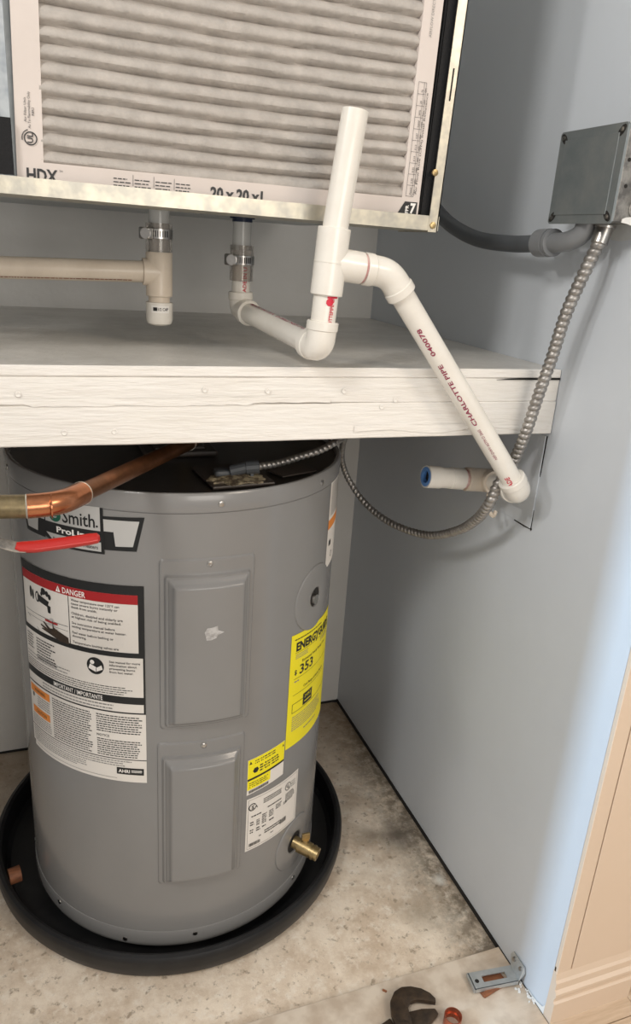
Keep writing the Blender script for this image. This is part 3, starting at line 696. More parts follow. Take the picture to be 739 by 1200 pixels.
# filter
fi = thing('air_filter', 'pleated grey air filter in a pale cardboard frame standing in the metal cabinet', 'air filter', (-.51, -.695, 1.272))
FL, FR, FB, FT, FY = -.7655, -.2640, 1.2685, 1.775, -.7065
AN = .0225   # the filter leans a little to the right
ca_, sa_ = math.cos(AN), math.sin(AN)
def fw(x, z, y=FY):
    dx = x-FL; dz = z-FB; return Vector((FL+dx*ca_+dz*sa_*1.0, y, FB+dz*ca_-dx*sa_*.03))
def fbox(gg, x0, x1, z0, z1, y0, y1):
    vs = [fw(x, z, y) for x in (x0, x1) for y in (y0, y1) for z in (z0, z1)]
    gg.add(vs, [(0, 1, 3, 2), (4, 6, 7, 5), (0, 4, 5, 1), (2, 3, 7, 6), (0, 2, 6, 4), (1, 5, 7, 3)])
EW = .0262
g = G(); fbox(g, FL, FR, FB, FB+.0290, FY, FY+.020); g.out('frame_side', 'card', fi)
g = G(); fbox(g, FL, FL+EW+.002, FB+.0290, FT-EW, FY+.0005, FY+.020); g.out('frame_side', 'card', fi)
g = G(); fbox(g, FR-EW, FR, FB+.0290, FT-EW, FY+.0005, FY+.020); g.out('frame_side', 'card', fi)
g = G(); fbox(g, FL, FR, FT-EW, FT, FY, FY+.020); g.out('frame_side', 'card', fi)
from mathutils import noise as NZ
nx, per = 90, .0176; z0 = FB+.027; z1 = FT-.024; nz = int((z1-z0)/per)*10; vs = []; fs = []
for j in range(nz+1):
    for i in range(nx+1):
        x = FL+EW+(FR-FL-2*EW)*i/nx; z = z0+(z1-z0)*j/nz
        zz = z+.0022*NZ.noise(Vector((x*7, round((z-z0)/per)*1.7, 0)))+.0010*NZ.noise(Vector((x*25, z*9, 5)))
        sag = -.0035*math.sin((x-FL)/.5*pi)
        ph = ((zz-z0)/per) % 1.0
        # rounded roll with a sharp fold between two pleats
        d = abs(ph-.36)/.64 if ph > .36 else abs(ph-.36)/.36
        dep = .0100*(1-d**2.2)
        yy = FY+.0105-dep+.0009*NZ.noise(Vector((x*60, z*60, 1)))
        vs.append(fw(x, z+sag, yy))
for j in range(nz):
    for i in range(nx): a = j*(nx+1)+i; fs.append((a, a+1, a+nx+2, a+nx+1))
link('pleated_media', vs, fs, 'media', fi, smooth=True, auto=False)
pa = Art(lambda u, v, h: fw(FL+u, FB+v, FY-h), [])
def ptext(*a, **k): pa.text(*a, **k)
FWD = FR-FL
pa.text('HDX', .0100, .0090, .0130, 'black', 2, wid=.033, bold=.03); pa.text('TM', .0445, .0205, .0020, 'black', 2)
for k in range(4):
    pa.lines(.104+.024*k, .124+.024*k, .0215, .0105, 3, 'black', fill=.30, rag=.25, seed=70+k)
    if k: pa.rect(.102+.024*k, .0130, .1024+.024*k, .0250, 'black', 2)
pa.text('20 x 20 x1', .2180, .0075, .0125, 'black', 2, wid=.066, bold=.04)
pa.quad([(.4700, .0080), (.4985, .0080), (.4985, .0245), (.4800, .0245)], 'black', 2, n=2); pa.text('7', .4885, .0110, .0115, 'wprint', 3, bold=.05, wid=.0080); pa.text('FPR', .4860, .0100, .0045, 'wprint', 3, rot=pi/2, bold=.03)
pa.disc(.0155, .0520, .0070, 'black', 2, r2=.0058); pa.text('UL', .0180, .0475, .0060, 'black', 2, rot=pi/2, bold=.02)
for k in range(9): a = pi*.62+k*.17; pa.rect(.0155+.0088*math.cos(a)*1-.0006, .0520+.0088*math.sin(a)-.0006, .0155+.0088*math.cos(a)+.0006, .0520+.0088*math.sin(a)+.0006, 'black', 2)
pa.text('Air Filter Unit', .0120, .068, .0026, 'black', 2, rot=pi/2, wid=.024); pa.text('As To Flammability Only', .0160, .062, .0026, 'black', 2, rot=pi/2, wid=.036)
pa.text('R8R2', .0200, .075, .0024, 'black', 2, rot=pi/2, wid=.008)
# table up the right-hand side
X0, X1 = FWD-.0215, FWD-.0075
for x in (X0, (X0+X1)/2+.0012, X1-.003): pa.rect(x, .031, x+.0004, .165, 'black', 2)
for k in range(11): pa.rect(X0, .031+.0134*k, X1-.0026, .0314+.0134*k, 'black', 2)
for k, t in enumerate(['Rated', '0.40', '0.35', '0.19', '0.13', '0.07', 'Initial', 'WG', '20', '16']):
    pa.text(t, X0+.0075, .0335+.0134*k, .0026, 'black', 2, rot=pi/2)
    pa.text(['Face', '1200', '1000', '800', '600', '400', 'CFM', 'Rate', 'CM', 'CM'][k], X0+.0125, .0335+.0134*k, .0024, 'black', 2, rot=pi/2)
pa.text('Air Flow Rate (CFM) Initial Resistance', X1+.0012, .034, .0026, 'black', 2, rot=pi/2, wid=.12)
pa.text('AIRFLOW DIRECTION', X0+.010, .215, .0034, 'grey', 2, rot=pi/2, wid=.05)
pa.out('frame_printing', fi)['kind'] = 'stuff'

# ================================================================ PVC
PR = .0160; FRd = .0205
def fit_(gg, pts, r=FRd, n=28): gg.sweep(pts, r, n)
def axis_art(A, B, r, facing):
    """print laid on a straight pipe, u along it, v round it from the side that faces 'facing'"""
    A = Vector(A); B = Vector(B); d = (B-A).normalized(); f_ = Vector(facing); n_ = (f_-d*f_.dot(d)).normalized(); b_ = d.cross(n_)
    return Art(lambda u, v, h: A+d*u+(n_*math.cos(v/r)-b_*math.sin(v/r))*(r+h), [])
def clamp(par, c, r):
    g = G(); g.ring(c-Vector((0, 0, .0065)), c+Vector((0, 0, .0065)), r+.0010, r+.0002, 32)
    b = g.out('hose_clamp', 'steel', par, smooth=True)
    for k in range(9):
        a = -.9+k*.17; gg = G(); p = c+Vector((math.sin(a), -math.cos(a), 0))*(r+.0012); rot = Matrix.Rotation(a, 3, 'Z'); gg.box((-.0006, -.0006, -.0042), (.0006, .0006, .0042))
        vv = [rot @ v + p for v in gg.v]; g2 = G(); g2.add(vv, gg.f); g2.out('band_slot', 'dark', b)
    a = -1.05; p = c+Vector((math.sin(a), -math.cos(a), 0))*(r+.0045); rot = Matrix.Rotation(a, 3, 'Z')
    gg = G(); gg.box((-.0110, -.0045, -.0080), (.0110, .0050, .0080), bev=.002); g2 = G(); g2.add([rot @ v + p for v in gg.v], gg.f); g2.out('screw_housing', 'steel', b)
    d = rot @ Vector((1, -.25, 0)); d2 = Vector((-.35, -1, 0)).normalized(); q = p+Vector((.001, -.003, 0)); g2 = G(); g2.sweep([q, q+d2*.006, q+d2*.0062, q+d2*.0085], [.0080, .0080, .0065, .0065], 16); g2.out('clamp_screw', 'steel', b, smooth=True)
# left drain
dl = thing('drain_pipe', 'old cream plastic drain tee, capped below, with a pipe running left above the shelf', 'pipe', (-.582, -.53, 1.10))
P0 = Vector((-.5822, -.53, 0)); at = lambda z, p=P0: Vector((p.x, p.y, z))
g = G(); g.ring(at(1.207), at(1.2450), .0188, .0152, 32); g.out('clear_sleeve', 'clear', dl, smooth=True)
clamp(dl, at(1.2310), .0190)
g = G(); g.sweep([at(1.2060), at(1.236)], .0148, 24); g.out('sleeve_insert', 'port', dl, smooth=True)
g = G(); g.sweep([at(1.1450), at(1.1460), at(1.2050), at(1.2065)], [.0180, .0190, .0190, .0180], 32)
g.sweep([at(1.1785), at(1.1785)+Vector((-.0235, 0, 0)), at(1.1785)+Vector((-.024, 0, 0))], [.0190, .0190, .0175], 28); g.out('tee', 'pvcold', dl, smooth=True)
g = G(); g.sweep([at(1.1470), at(1.1280)], PR-.0005, 28); g.out('stub', 'pvcold', dl, smooth=True)
g = G(); g.sweep([at(1.1370), at(1.1365), at(1.1120), at(1.1065), at(1.1040)], [.0185, .0195, .0195, .0175, .0130], 32); cp = g.out('end_cap', 'pvc', dl, smooth=True)
aa = axis_art(at(1.12), at(1.14), .0195, (-.2, -1, .1)); vs0 = Art(lambda u, v, h: at(v)+Vector((math.sin(u/.0195-.1), -math.cos(u/.0195-.1), 0))*(.0195+h), [])
vs0.rect(-.013, 1.1225, .014, 1.1330, 'wprint', 1, step=.003); vs0.rect(-.010, 1.1255, -.004, 1.1305, 'black', 2, step=.003); vs0.text('1/2 CAP', -.003, 1.1260, .0040, 'black', 2, wid=.015, bold=.02); vs0.out('size_print', cp)
g = G(); d0 = at(1.1785)+Vector((-.020, 0, 0)); d1 = Vector((-1.1495, -.50, 1.165)); g.sweep([d0, d1], PR-.001, 28); lp = g.out('pipe', 'pvcold', dl, smooth=True)
la = axis_art(d0, d1, PR-.001, (0, -.8, -.9)); la.lines(.02, .30, .001, -.001, 1, 'rustw', fill=.8, rag=.02, seed=80); la.out('pipe_print', lp)['kind'] = 'stuff'
# trap and vent
tp = thing('drain_trap', 'white plastic drain trap with open vent pipe and long pipe slanting to the right wall', 'pipe', (-.41, -.66, 1.09))
Q = Vector((-.4568, -.52, 0)); aq = lambda z: at(z, Q)
g = G(); g.ring(aq(1.172), aq(1.2230), .0178, .0142, 32); g.out('clear_sleeve', 'clear', tp, smooth=True)
clamp(tp, aq(1.2020), .0180)
g = G(); g.sweep([aq(1.1400), aq(1.2020)], .0140, 28); q1 = g.out('riser_pipe', 'pvc', tp, smooth=True)
ra = Art(lambda u, v, h: aq(v)+Vector((math.sin(u/.014), -math.cos(u/.014), 0))*(.0140+h), [])
ra.text('MADE IN U', .0045, 1.150, .0055, 'redprint', 2, rot=pi/2, wid=.042, bold=.015); ra.rect(-.004, 1.150, .004, 1.162, 'redprint', 1, step=.002) if False else None; ra.out('red_print', q1)['kind'] = 'stuff'
TE = Vector((-.4135, -.762, 1.1060))
E1 = Vector((-.4560, -.52, 1.1300))
dd = (TE-E1).normalized()
g = G(); elbow(g, aq(1.1560), E1, E1+dd*.032, .012, .0190); g.out('elbow', 'pvc', tp, smooth=True)
g = G(); A_ = E1+dd*.018; B_ = TE-dd*.012; g.sweep([A_, B_], PR-.0008, 28); q2 = g.out('trap_pipe', 'pvc', tp, smooth=True)
ra = axis_art(A_, B_, PR-.0008, (-.3, -.75, .75)); ra.text('MADE IN USA  D-2665 NSF-PW', .022, .003, .0050, 'maroon', 2, wid=.17, bold=.01); ra.out('red_print', q2)['kind'] = 'stuff'
up = Vector((.0175, 0.0, .272)).normalized()
g = G(); elbow(g, TE-dd*.030, TE, TE+up*.034, .015, .0205); g.out('elbow', 'pvc', tp, smooth=True)
tb = TE+up*.066; tt = TE+up*.146
g = G(); g.sweep([TE+up*.02, tb+up*.01], PR, 28); q3 = g.out('stub_pipe', 'pvc', tp, smooth=True)
ra = Art(lambda u, v, h: TE+up*v+(Vector((math.sin(u/PR), -math.cos(u/PR), 0)))*(PR+h), [])
ra.text('OTTEPIPE CH', .006, .031, .0050, 'redprint', 2, rot=pi/2, wid=.034, bold=.02); ra.disc(.000, .0585, .005, 'redprint', 2, n=9); ra.rect(-.004, .0630, .011, .0655, 'redprint', 2, step=.002); ra.out('red_print', q3)['kind'] = 'stuff'
TM_ = TE+up*.1050; bx_ = Vector((1, .02, -.10)).normalized()
g = G(); g.sweep([tb, tb+up*.001, tt-up*.001, tt], [FRd-.0008, FRd, FRd, FRd-.0008], 32); g.sweep([TM_, TM_+bx_*.0420, TM_+bx_*.0430], [.0198, .0198, .0190], 28); g.sweep([TM_+up*.001-up*.0012, TM_+up*.0012], FRd+.0006, 32); g.out('tee', 'pvc', tp, smooth=True)
ventT = Vector((-.3872, -.760, 1.3825)); vb = tt-up*.02
g = G(); g.ring(vb, ventT, .0161, .0132, 32); g.out('vent_pipe', 'pvc', tp, smooth=True)
g = G(); g.sweep([TM_+bx_*.0432, TM_+bx_*.0462], .0178, 28); g.out('primer_ring', 'primer', tp, smooth=True)
K = TM_+bx_*.0830; EE = Vector((-.0660, -.757, .8915)); dg = (EE-K).normalized()
g = G(); elbow(g, TM_+bx_*.0462, K, K+dg*.034, .016, .0203); g.out('elbow', 'pvc', tp, smooth=True)
g = G(); g.sweep([K+dg*.02, EE-dg*.01], PR, 32); q4 = g.out('slanting_pipe', 'pvc', tp, smooth=True)
ra = axis_art(EE, K, PR, (-.75, -.8, 0)); ra.text('040078', .278, -.0030, .0060, 'maroon', 2, wid=.045, bold=.02); ra.text('CHARLOTTE PIPE', .150, -.0030, .0060, 'maroon', 2, wid=.112, bold=.02); ra.text('NSF-DWV ASTM D 2665', .082, -.0025, .0042, 'maroon', 2, wid=.060); ra.text('MADE', .018, -.003, .0070, 'redprint', 2, wid=.026, bold=.02); ra.out('red_print', q4)['kind'] = 'stuff'
WT = Vector((-.0330, -.624, .8655)); bk = (WT-EE).normalized()
g = G(); elbow(g, EE-dg*.028, EE, EE+bk*.030, .012, .0215); g.out('elbow', 'pvc', tp, smooth=True)
g = G(); g.sweep([EE+bk*.02, WT-bk*.02], PR, 28); g.out('stub_pipe', 'pvc', tp, smooth=True)
sd = (Vector((-.1540, -.624, .8775))-WT).normalized()
g = G(); g.sweep([WT-sd*.0305, WT-sd*.0300, WT+sd*.045, WT+sd*.046], [.0180, .0205, .0205, .0195], 32); g.sweep([WT, WT-bk*.036, WT-bk*.037], [.0205, .0205, .0200], 28); g.out('tee', 'pvcold', tp, smooth=True)
g = G(); g.sweep([WT+sd*.04, WT+sd*.052], .0165, 28); g.out('primer_ring', 'primer', tp, smooth=True)
en = WT+sd*.1240
g = G(); g.sweep([WT+sd*.052, WT+sd*.076, WT+sd*.077, WT+sd*.100], [.0190, .0190, .0180, .0180], 12); g.ring(WT+sd*.098, en, .0190, .0120, 32); ad = g.out('adapter', 'pvc', tp, smooth=True)
g = G(); g.ring(WT+sd*.105, en+sd*.0006, .0165, .0105, 28); g.out('blue_bushing', 'bluep', ad, smooth=True)
g = G(); g.sweep([WT+sd*.104, en-sd*.006], .0105, 6); g.out('plug', 'dark', ad)
g = G(); g.sweep([WT+sd*.052, WT-sd*.030], .001, 6)
# strap hook hanging beneath the wall tee
hk = curve([(-.045, -.650, .850), (-.052, -.660, .838), (-.050, -.665, .825), (-.040, -.665, .815), (-.034, -.662, .822)], 6); g = G(); g.sweep(hk, .0035, 8); g.out('glue_drip', 'pvcold', tp, smooth=True)

# ================================================================ JUNCTION BOX, CONDUIT, CABLE
jb = thing('junction_box', 'square grey steel electrical junction box with a flat cover on the right wall', 'junction box', (-.03, -.786, 1.28))
Y0, Y1, Z0, Z1, XF = -.852, -.723, 1.2800, 1.3960, -.0655
g = G(); g.box((XF+.003, Y0+.004, Z0+.003), (-.0015, Y1-.004, Z1-.003), bev=.004); g.out('box_body', 'jbside', jb)
ch = .013
pl = [(Y0+.004, Z0), (Y0+.0155, Z0), (Y1-.0155, Z0), (Y1-.003, Z0), (Y1, Z0+.003), (Y1, Z0+ch), (Y1-.0005, Z0+ch+.001), (Y1, Z1-ch), (Y1, Z1-.003), (Y1-.003, Z1), (Y1-.0155, Z1), (Y0+.0155, Z1), (Y0+.003, Z1), (Y0, Z1-.003), (Y0, Z1-ch), (Y0, Z0+ch), (Y0, Z0+.003)]
g = G(); g.prism(pl, 0, XF-.001, XF+.003); cv = g.out('cover_plate', 'jb', jb)
g = G(); g.box((XF-.0022, Y0+.012, Z0+.011), (XF-.0008, Y1-.012, Z1-.011), bev=.0006); g.out('raised_panel', 'jb', cv)
for (yy, zz, sy, sz) in ((Y0, Z0, 1, 1), (Y1, Z0, -1, 1), (Y1, Z1, -1, -1), (Y0, Z1, 1, -1)):
    c = Vector((XF-.0012, yy+sy*.009, zz+sz*.009)); t = Vector((0, sy, sz)).normalized(); o_ = Vector((0, -t.z, t.y)); g = G(); n = 12; vs = []
    for i in range(n):
        a = 2*pi*i/n; vs.append(c+t*.0085*math.cos(a)+o_*.0046*math.sin(a))
    g.add(vs+[v+Vector((-.0003, 0, 0)) for v in vs], [tuple(range(n)), tuple(range(2*n-1, n-1, -1))]+[(i, (i+1) % n, n+(i+1) % n, n+i) for i in range(n)]); g.out('cover_slot', 'dark', cv)
    g = G(); q = c-t*.0016; g.sweep([q, q+Vector((-.0016, 0, 0)), q+Vector((-.0020, 0, 0))], [.0030, .0028, .0012], 12); g.out('cover_screw', 'steel', cv, smooth=True)
for (x, z, r) in ((-.052, 1.355, .0024), (-.050, 1.325, .0024)):
    g = G(); g.sweep([(x, Y0+.0042, z), (x, Y0+.0035, z)], r, 12); g.out('hole', 'dark', jb)
for (x, z) in ((-.030, 1.335), (-.026, 1.300)):
    g = G(); g.sweep([(x, Y0+.0042, z), (x, Y0+.0030, z), (x, Y0+.0026, z)], [.0125, .0125, .0115], 24); g.sweep([(x-.008, Y0+.003, z), (x-.008, Y0+.0018, z)], .002, 8); g.out('knockout', 'jbside', jb, smooth=True)
Rp = random.Random(9)
for (x, z, w, h) in ((-.022, 1.362, .014, .018), (-.014, 1.335, .008, .012), (-.030, 1.285, .020, .007)):
    g = G(); g.prism([(x+w*Rp.uniform(.6, 1.1)*math.cos(i*.7), z+h*Rp.uniform(.6, 1.1)*math.sin(i*.7)) for i in range(9)], 1, Y0+.0022, Y0+.0036); g.out('paint_splash', 'plaster', jb)
# conduit
cd = thing('conduit', 'dark grey flexible conduit curving from behind the cabinet to the junction box', 'conduit', (-.055, -.55, 1.25))
cp_ = [(-.060, -.16, 1.40), (-.055, -.25, 1.365), (-.050, -.357, 1.3073), (-.050, -.4272, 1.2780), (-.050, -.5181, 1.2575), (-.050, -.6196, 1.2520), (-.055, -.7020, 1.2545), (-.055, -.720, 1.2550)]
cpp = curve(cp_, 14)
g = G(); g.sweep(cpp, [.0124+.0003*math.sin(i*pi) for i in range(len(cpp))], 24); g.out('flexible_tube', 'conduit', cd, smooth=True)
nA = Vector((-.055, -.696, 1.2542)); nB = Vector((-.055, -.732, 1.2556)); t_ = (nB-nA).normalized()
g = G(); g.sweep([nA-t_*.001, nA, nA+t_*.024, nA+t_*.0245], [.0175, .0195, .0195, .0180], 28); g.sweep([nA+t_*.0245, nA+t_*.027, nA+t_*.0272, nA+t_*.0335, nA+t_*.034], [.0160, .0160, .0190, .0190, .0170], 28); g.out('coupling_nut', 'conduit2', cd, smooth=True)
eb = curve([(-.055, -.725, 1.2556), (-.055, -.745, 1.2560), (-.0525, -.765, 1.2600), (-.048, -.778, 1.2690), (-.046, -.781, 1.2830)], 8)
g = G(); g.sweep(eb, .0135, 20); g.out('elbow', 'conduit2', cd, smooth=True)
# armoured cable: the strip wound round it is real relief
bc = thing('armoured_cable', 'ribbed steel armoured cable hanging from the junction box and looping over to the water heater', 'cable', (-.04, -.70, .85))
cpts = [(-.0330, -.8040, 1.2700), (-.0400, -.8042, 1.2539), (-.0480, -.8009, 1.2271), (-.0550, -.7836, 1.1656), (-.0550, -.7676, 1.0978), (-.0600, -.7575, 1.0385), (-.0640, -.7490, .9850), (-.0640, -.7260, .9240), (-.0820, -.7240, .8930), (-.0880, -.7180, .8610), (-.0800, -.6778, .8169), (-.0750, -.6140, .7703), (-.0850, -.5303, .7299), (-.1150, -.4455, .7223), (-.1450, -.3834, .7417), (-.1750, -.3563, .7836), (-.2020, -.3700, .8320), (-.2250, -.4200, .8800), (-.2550, -.4950, .9150), (-.2950, -.5600, .9260), (-.3320, -.5806, .9170), (-.3710, -.5883, .9090), (-.4110, -.6020, .9040), (-.4469, -.6162, .9040)]
dense = curve(cpts, 60); 
# resample evenly
L_ = [0]
for i in range(1, len(dense)): L_.append(L_[-1]+(dense[i]-dense[i-1]).length)
tot = L_[-1]; stp = .00125; N_ = int(tot/stp); rs = []; j = 0
for i in range(N_+1):
    s_ = tot*i/N_
    while j < len(L_)-2 and L_[j+1] < s_: j += 1
    t = (s_-L_[j])/max(1e-9, L_[j+1]-L_[j]); rs.append(dense[j].lerp(dense[j+1], t))
def armour(pts, r0):
    """tube with helical ribs"""
    n = 14; vs = []; fs = []; nrm = Vector((1, 0, 0)); T0 = None; N = len(pts)
    for i in range(N):
        T_ = (pts[min(i+1, N-1)]-pts[max(i-1, 0)]).normalized(); nrm = (nrm-T_*nrm.dot(T_)).normalized(); bn = T_.cross(nrm)
        s = i*stp; base = r0(s/tot)
        for k in range(n):
            a = 2*pi*k/n; ph = (s/.0092 - k/n) % 1.0; rib = math.sin(ph*pi)**.7
            r = base*(.74+.28*rib); vs.append(pts[i]+(nrm*math.cos(a)+bn*math.sin(a))*r)
    for i in range(N-1):
        for k in range(n): k2 = (k+1) % n; fs.append((i*n+k, i*n+k2, (i+1)*n+k2, (i+1)*n+k))
    fs += [tuple(range(n-1, -1, -1)), tuple((N-1)*n+k for k in range(n))]
    return link('cable_armour', vs, fs, 'bx', bc, smooth=True)
armour(rs, lambda t: .0091-.0030*min(1, max(0, (t-.35)/.3)))
g = G(); g.sweep([(-.0330, -.8040, 1.2800), (-.0330, -.8040, 1.2770), (-.0332, -.8040, 1.2768), (-.0385, -.8041, 1.2570), (-.0386, -.8041, 1.2560)], [.0135, .0135, .0112, .0112, .0095], 20); g.out('connector', 'steel', bc, smooth=True)

# ================================================================ COPPER AND BRASS LINE
cl = thing('copper_line', 'copper water pipe with a soldered elbow and brass end crossing above the water heater', 'pipe', (-.73, -.83, .93))
c1_ = Vector((-.700, -.800, .9405)); A0 = Vector((-.7765, -.845, .9395)); A00 = Vector((-1.1492, -.845, .9560)); e2 = Vector((-.5350, -.5400, .9130))
md = Vector((-.7420, -.843, .9400))
dC = (Vector((-.5420, -.5600, .9300))-md).normalized()
g = G(); g.sweep([A00, A0], .0132, 28); g.out('brass_nipple', 'brass', cl, smooth=True)
g = G(); g.sweep([A0-Vector((.0015, 0, 0)), A0, A0+Vector((.0015, 0, 0))], [.0128, .0142, .0128], 24); g.out('solder_ring', 'solder', cl, smooth=True)
g = G(); bp_ = bend(A0, md, md+dC*.045, .022, 12); g.sweep(bp_, .0138, 28); g.sweep([A0+Vector((.025, .0, -.001)), A0+Vector((.0265, 0, -.001))], .0144, 24); eo = g.out('elbow', 'copper', cl, smooth=True)
g = G(); p1_ = md+dC*.044; g.sweep([p1_, p1_+dC*.0014], [.0143, .0143], 24); g.out('solder_ring', 'solder', cl, smooth=True)
pe = Vector((-.520, -.5280, .9240)); 
g = G(); ppp = bend(md+dC*.03, md+dC*.37, (-.520, -.385, .933), .03); g.sweep(ppp, .0112, 28); g.out('pipe', 'copperd', cl, smooth=True)
g = G(); q = md+dC*.345; g.sweep([q, q+dC*.002], .0122, 20); g.out('solder_ring', 'solder', cl, smooth=True)
# ball valve: its body is beyond the left edge of the picture
bv = thing('ball_valve', 'ball valve with a red vinyl covered lever in front of the water heater badge', 'valve', (-.865, -.86, .93))
g = G(); g.sweep([(-.905, -.8452, .9430), (-.895, -.8452, .9425), (-.8945, -.8452, .9425), (-.880, -.8452, .9420), (-.850, -.8452, .9410), (-.8355, -.8452, .9405), (-.835, -.8452, .9405), (-.825, -.8452, .940)], [.0180, .0180, .0165, .0195, .0195, .0165, .0180, .0180], 24); g.out('valve_body', 'brassb', bv, smooth=True)
g = G(); g.sweep([(-.865, -.850, .934), (-.865, -.866, .914)], .007, 12); g.out('stem', 'brassb', bv)
def bar(path, wd, th, name, m, par, bev=.0012):
    g = G(); N = len(path); vs = []; fs = []; n = 16
    for i, p in enumerate(path):
        p = Vector(p); t = (Vector(path[min(i+1, N-1)])-Vector(path[max(i-1, 0)])).normalized(); w_ = Vector((0, -.80, -.60)); w_ = (w_-t*w_.dot(t)).normalized(); u_ = t.cross(w_)
        ww, tt_ = (wd[i] if isinstance(wd, list) else wd), (th[i] if isinstance(th, list) else th)
        for k in range(n):
            a = 2*pi*k/n; c_, s2 = math.cos(a), math.sin(a); e = .6
            vs.append(p+w_*ww*math.copysign(abs(c_)**e, c_)+u_*tt_*math.copysign(abs(s2)**e, s2))
    for i in range(N-1):
        for k in range(n): k2 = (k+1) % n; fs.append((i*n+k, i*n+k2, (i+1)*n+k2, (i+1)*n+k))
    fs += [tuple(range(n)), tuple((N-1)*n+k for k in range(n))]
    g.add(vs, fs); return g.out(name, m, par, smooth=True)
lev = bar([(-.872, -.866, .911), (-.835, -.866, .911), (-.812, -.864, .9080), (-.790, -.862, .8990), (-.780, -.8615, .8975)], [.010, .009, .007, .007, .007], .0014, 'lever', 'jbside', bv)
bar([(-.7905, -.862, .9005), (-.7860, -.862, .8985), (-.7700, -.8615, .8978), (-.740, -.861, .8995), (-.712, -.861, .9020), (-.7040, -.861, .9028), (-.7015, -.861, .9030)], [.0045, .0062, .0068, .0066, .0066, .0058, .0030], [.003, .0042, .0045, .0045, .0045, .0040, .002], 'red_grip', 'redgrip', lev)

# ================================================================ THINGS ON THE FLOOR
br = thing('angle_bracket', 'small galvanised angle bracket with a slot lying against the foot of the wall', 'bracket', (-.05, -.893, .006))
A = Vector((-.0945, -.8765, .0165)); B = Vector((-.0980, -.9085, .0165)); C_ = Vector((-.0135, -.9170, .0165)); D = Vector((-.0100, -.8860, .0165))
def pt(u, v, z=0): return A.lerp(D, u).lerp(B.lerp(C_, u), v)+Vector((0, 0, z))
g = G()
us = [0, .13, .20, .74, .9, 1]; 
def quadbox(gg, u0, u1, v0, v1, z0=0, z1=.002):
    vs = [pt(u, v, z) for u in (u0, u1) for v in (v0, v1) for z in (z0, z1)]
    gg.add(vs, [(0, 1, 3, 2), (4, 6, 7, 5), (0, 4, 5, 1), (2, 3, 7, 6), (0, 2, 6, 4), (1, 5, 7, 3)])
quadbox(g, 0, 1, 0, .30); quadbox(g, 0, 1, .68, 1); quadbox(g, 0, .26, .30, .68); quadbox(g, .80, 1, .30, .68)
quadbox(g, 0, 1, .96, 1.02, -.006, .002); quadbox(g, -.02, .02, 0, 1.02, -.006, .002)
g.out('base_plate', 'galv', br)
g = G(); c = pt(.12, .55, .0021); g.sweep([c, c+Vector((0, 0, .0002))], .0038, 14); g.out('screw_hole', 'dark', br)
g = G(); D1 = D+Vector((.0, .002, 0)); 
fl = [D+Vector((0, 0, .002)), C_+Vector((0, 0, .002)), Vector((-.0045, -.918, .0330)), Vector((-.0040, -.913, .0430)), Vector((-.0030, -.880, .0430)), Vector((-.0045, -.876, .0350))]
fl2 = [p+Vector((.0018, 0, -.001)) for p in fl]
g.add(fl+fl2, [(0, 1, 2, 3, 4, 5), (11, 10, 9, 8, 7, 6)]+[(i, (i+1) % 6, 6+(i+1) % 6, 6+i) for i in range(6)]); fo = g.out('wall_flange', 'galv', br)
for yy, zz in ((-.888, .0345), (-.908, .0345)):
    g = G(); p = Vector((-.0062, yy, zz)); g.sweep([p, p-Vector((.0018, 0, -.0006)), p-Vector((.0024, 0, -.0008))], [.0042, .0038, .0015], 12); g.out('screw', 'steel', fo, smooth=True)
g = G(); g.box((-.088, -.915, .0062), (-.030, -.884, .0098), bev=.001, rot=Matrix.Rotation(.14, 3, 'Z')); g.box((-.086, -.917, .0062), (-.044, -.908, .0125), bev=.002, rot=Matrix.Rotation(.2, 3, 'Z'))
tag(g.out('wood_scrap', 'rustw'), 'splintered reddish brown wood scrap under the small metal bracket', 'wood scrap')

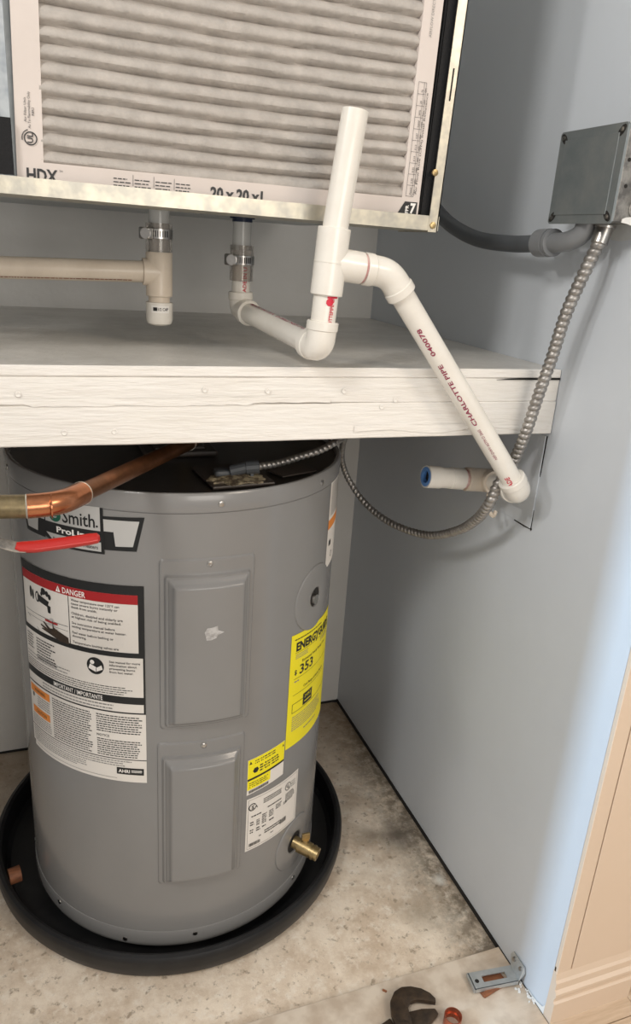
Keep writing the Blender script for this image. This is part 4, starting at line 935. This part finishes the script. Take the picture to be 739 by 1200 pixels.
pw = thing('pliers', 'dark rusty slip joint pliers with open jaws lying on the dusty floor plank', 'pliers', (-.235, -.905, .006))
zt_, zb_ = .021, .0065
def flat(pts, z0, z1, name, m, par, bev=.0018):
    bm = bmesh.new(); vv = [bm.verts.new((x, y_, z0)) for x, y_ in pts]; f_ = bm.faces.new(vv); r_ = bmesh.ops.extrude_face_region(bm, geom=[f_])
    for v_ in [e for e in r_['geom'] if isinstance(e, bmesh.types.BMVert)]: v_.co.z = z1
    bmesh.ops.recalc_face_normals(bm, faces=bm.faces[:]); bmesh.ops.bevel(bm, geom=bm.edges[:], offset=bev, segments=2, affect='EDGES', profile=.6)
    bm.verts.index_update(); o = link(name, [v_.co.copy() for v_ in bm.verts], [tuple(q.index for q in f2.verts) for f2 in bm.faces], m, par, smooth=True); bm.free(); return o
flat([(-.262, -.948), (-.2600, -.905), (-.2520, -.884), (-.2380, -.8705), (-.2220, -.8665), (-.2060, -.8700), (-.1900, -.8790), (-.1790, -.8910), (-.1745, -.9030), (-.1770, -.9095), (-.1900, -.9030), (-.2060, -.8960), (-.2190, -.8960), (-.2270, -.9020), (-.2300, -.9160), (-.2330, -.935), (-.238, -.955)], .0125, .0215, 'upper_jaw', 'rust', pw)
flat([(-.2290, -.9085), (-.2050, -.9100), (-.1820, -.9165), (-.1810, -.9260), (-.1960, -.9340), (-.2180, -.9400), (-.2320, -.9400)], .0085, .0175, 'lower_jaw', 'rust', pw)
flat([(-.262, -.906), (-.300, -.9160), (-.345, -.930), (-.420, -.968), (-.418, -.986), (-.345, -.952), (-.300, -.938), (-.256, -.935)], .0068, .0125, 'handle', 'rust', pw, .001)
flat([(-.2600, -.940), (-.2640, -.980), (-.285, -1.04), (-.300, -1.08), (-.286, -1.088), (-.266, -1.045), (-.245, -.990), (-.236, -.950)], .0068, .0190, 'handle', 'rust', pw, .002)
g = G(); g.sweep([(-.2480, -.930, .0210), (-.2480, -.930, .0235), (-.2480, -.930, .0240)], [.0085, .0080, .0060], 16); g.out('pivot', 'rust', pw, smooth=True)
cf = thing('copper_coupling', 'short bright copper coupling standing on end beside the pliers', 'pipe fitting', (-.158, -.937, .006))
c = Vector((-.1640, -.9440, .0063)); g = G(); g.ring(c, c+Vector((0, 0, .022)), .0150, .0137, 28); g.out('coupling_wall', 'coppert', cf, smooth=True)
g = G(); g.ring(c+Vector((0, 0, .0095)), c+Vector((0, 0, .0110)), .0137, .0118, 28); g.out('inner_stop', 'coppert', cf, smooth=True)
g = G(); g.box((-.2520, -.857, .0062), (-.2440, -.8535, .0085), bev=.0006, rot=Matrix.Rotation(-.8, 3, 'Z')); tag(g.out('wood_chip', 'rustw'), 'tiny brown chip on the floor plank above the pliers jaw', 'debris')
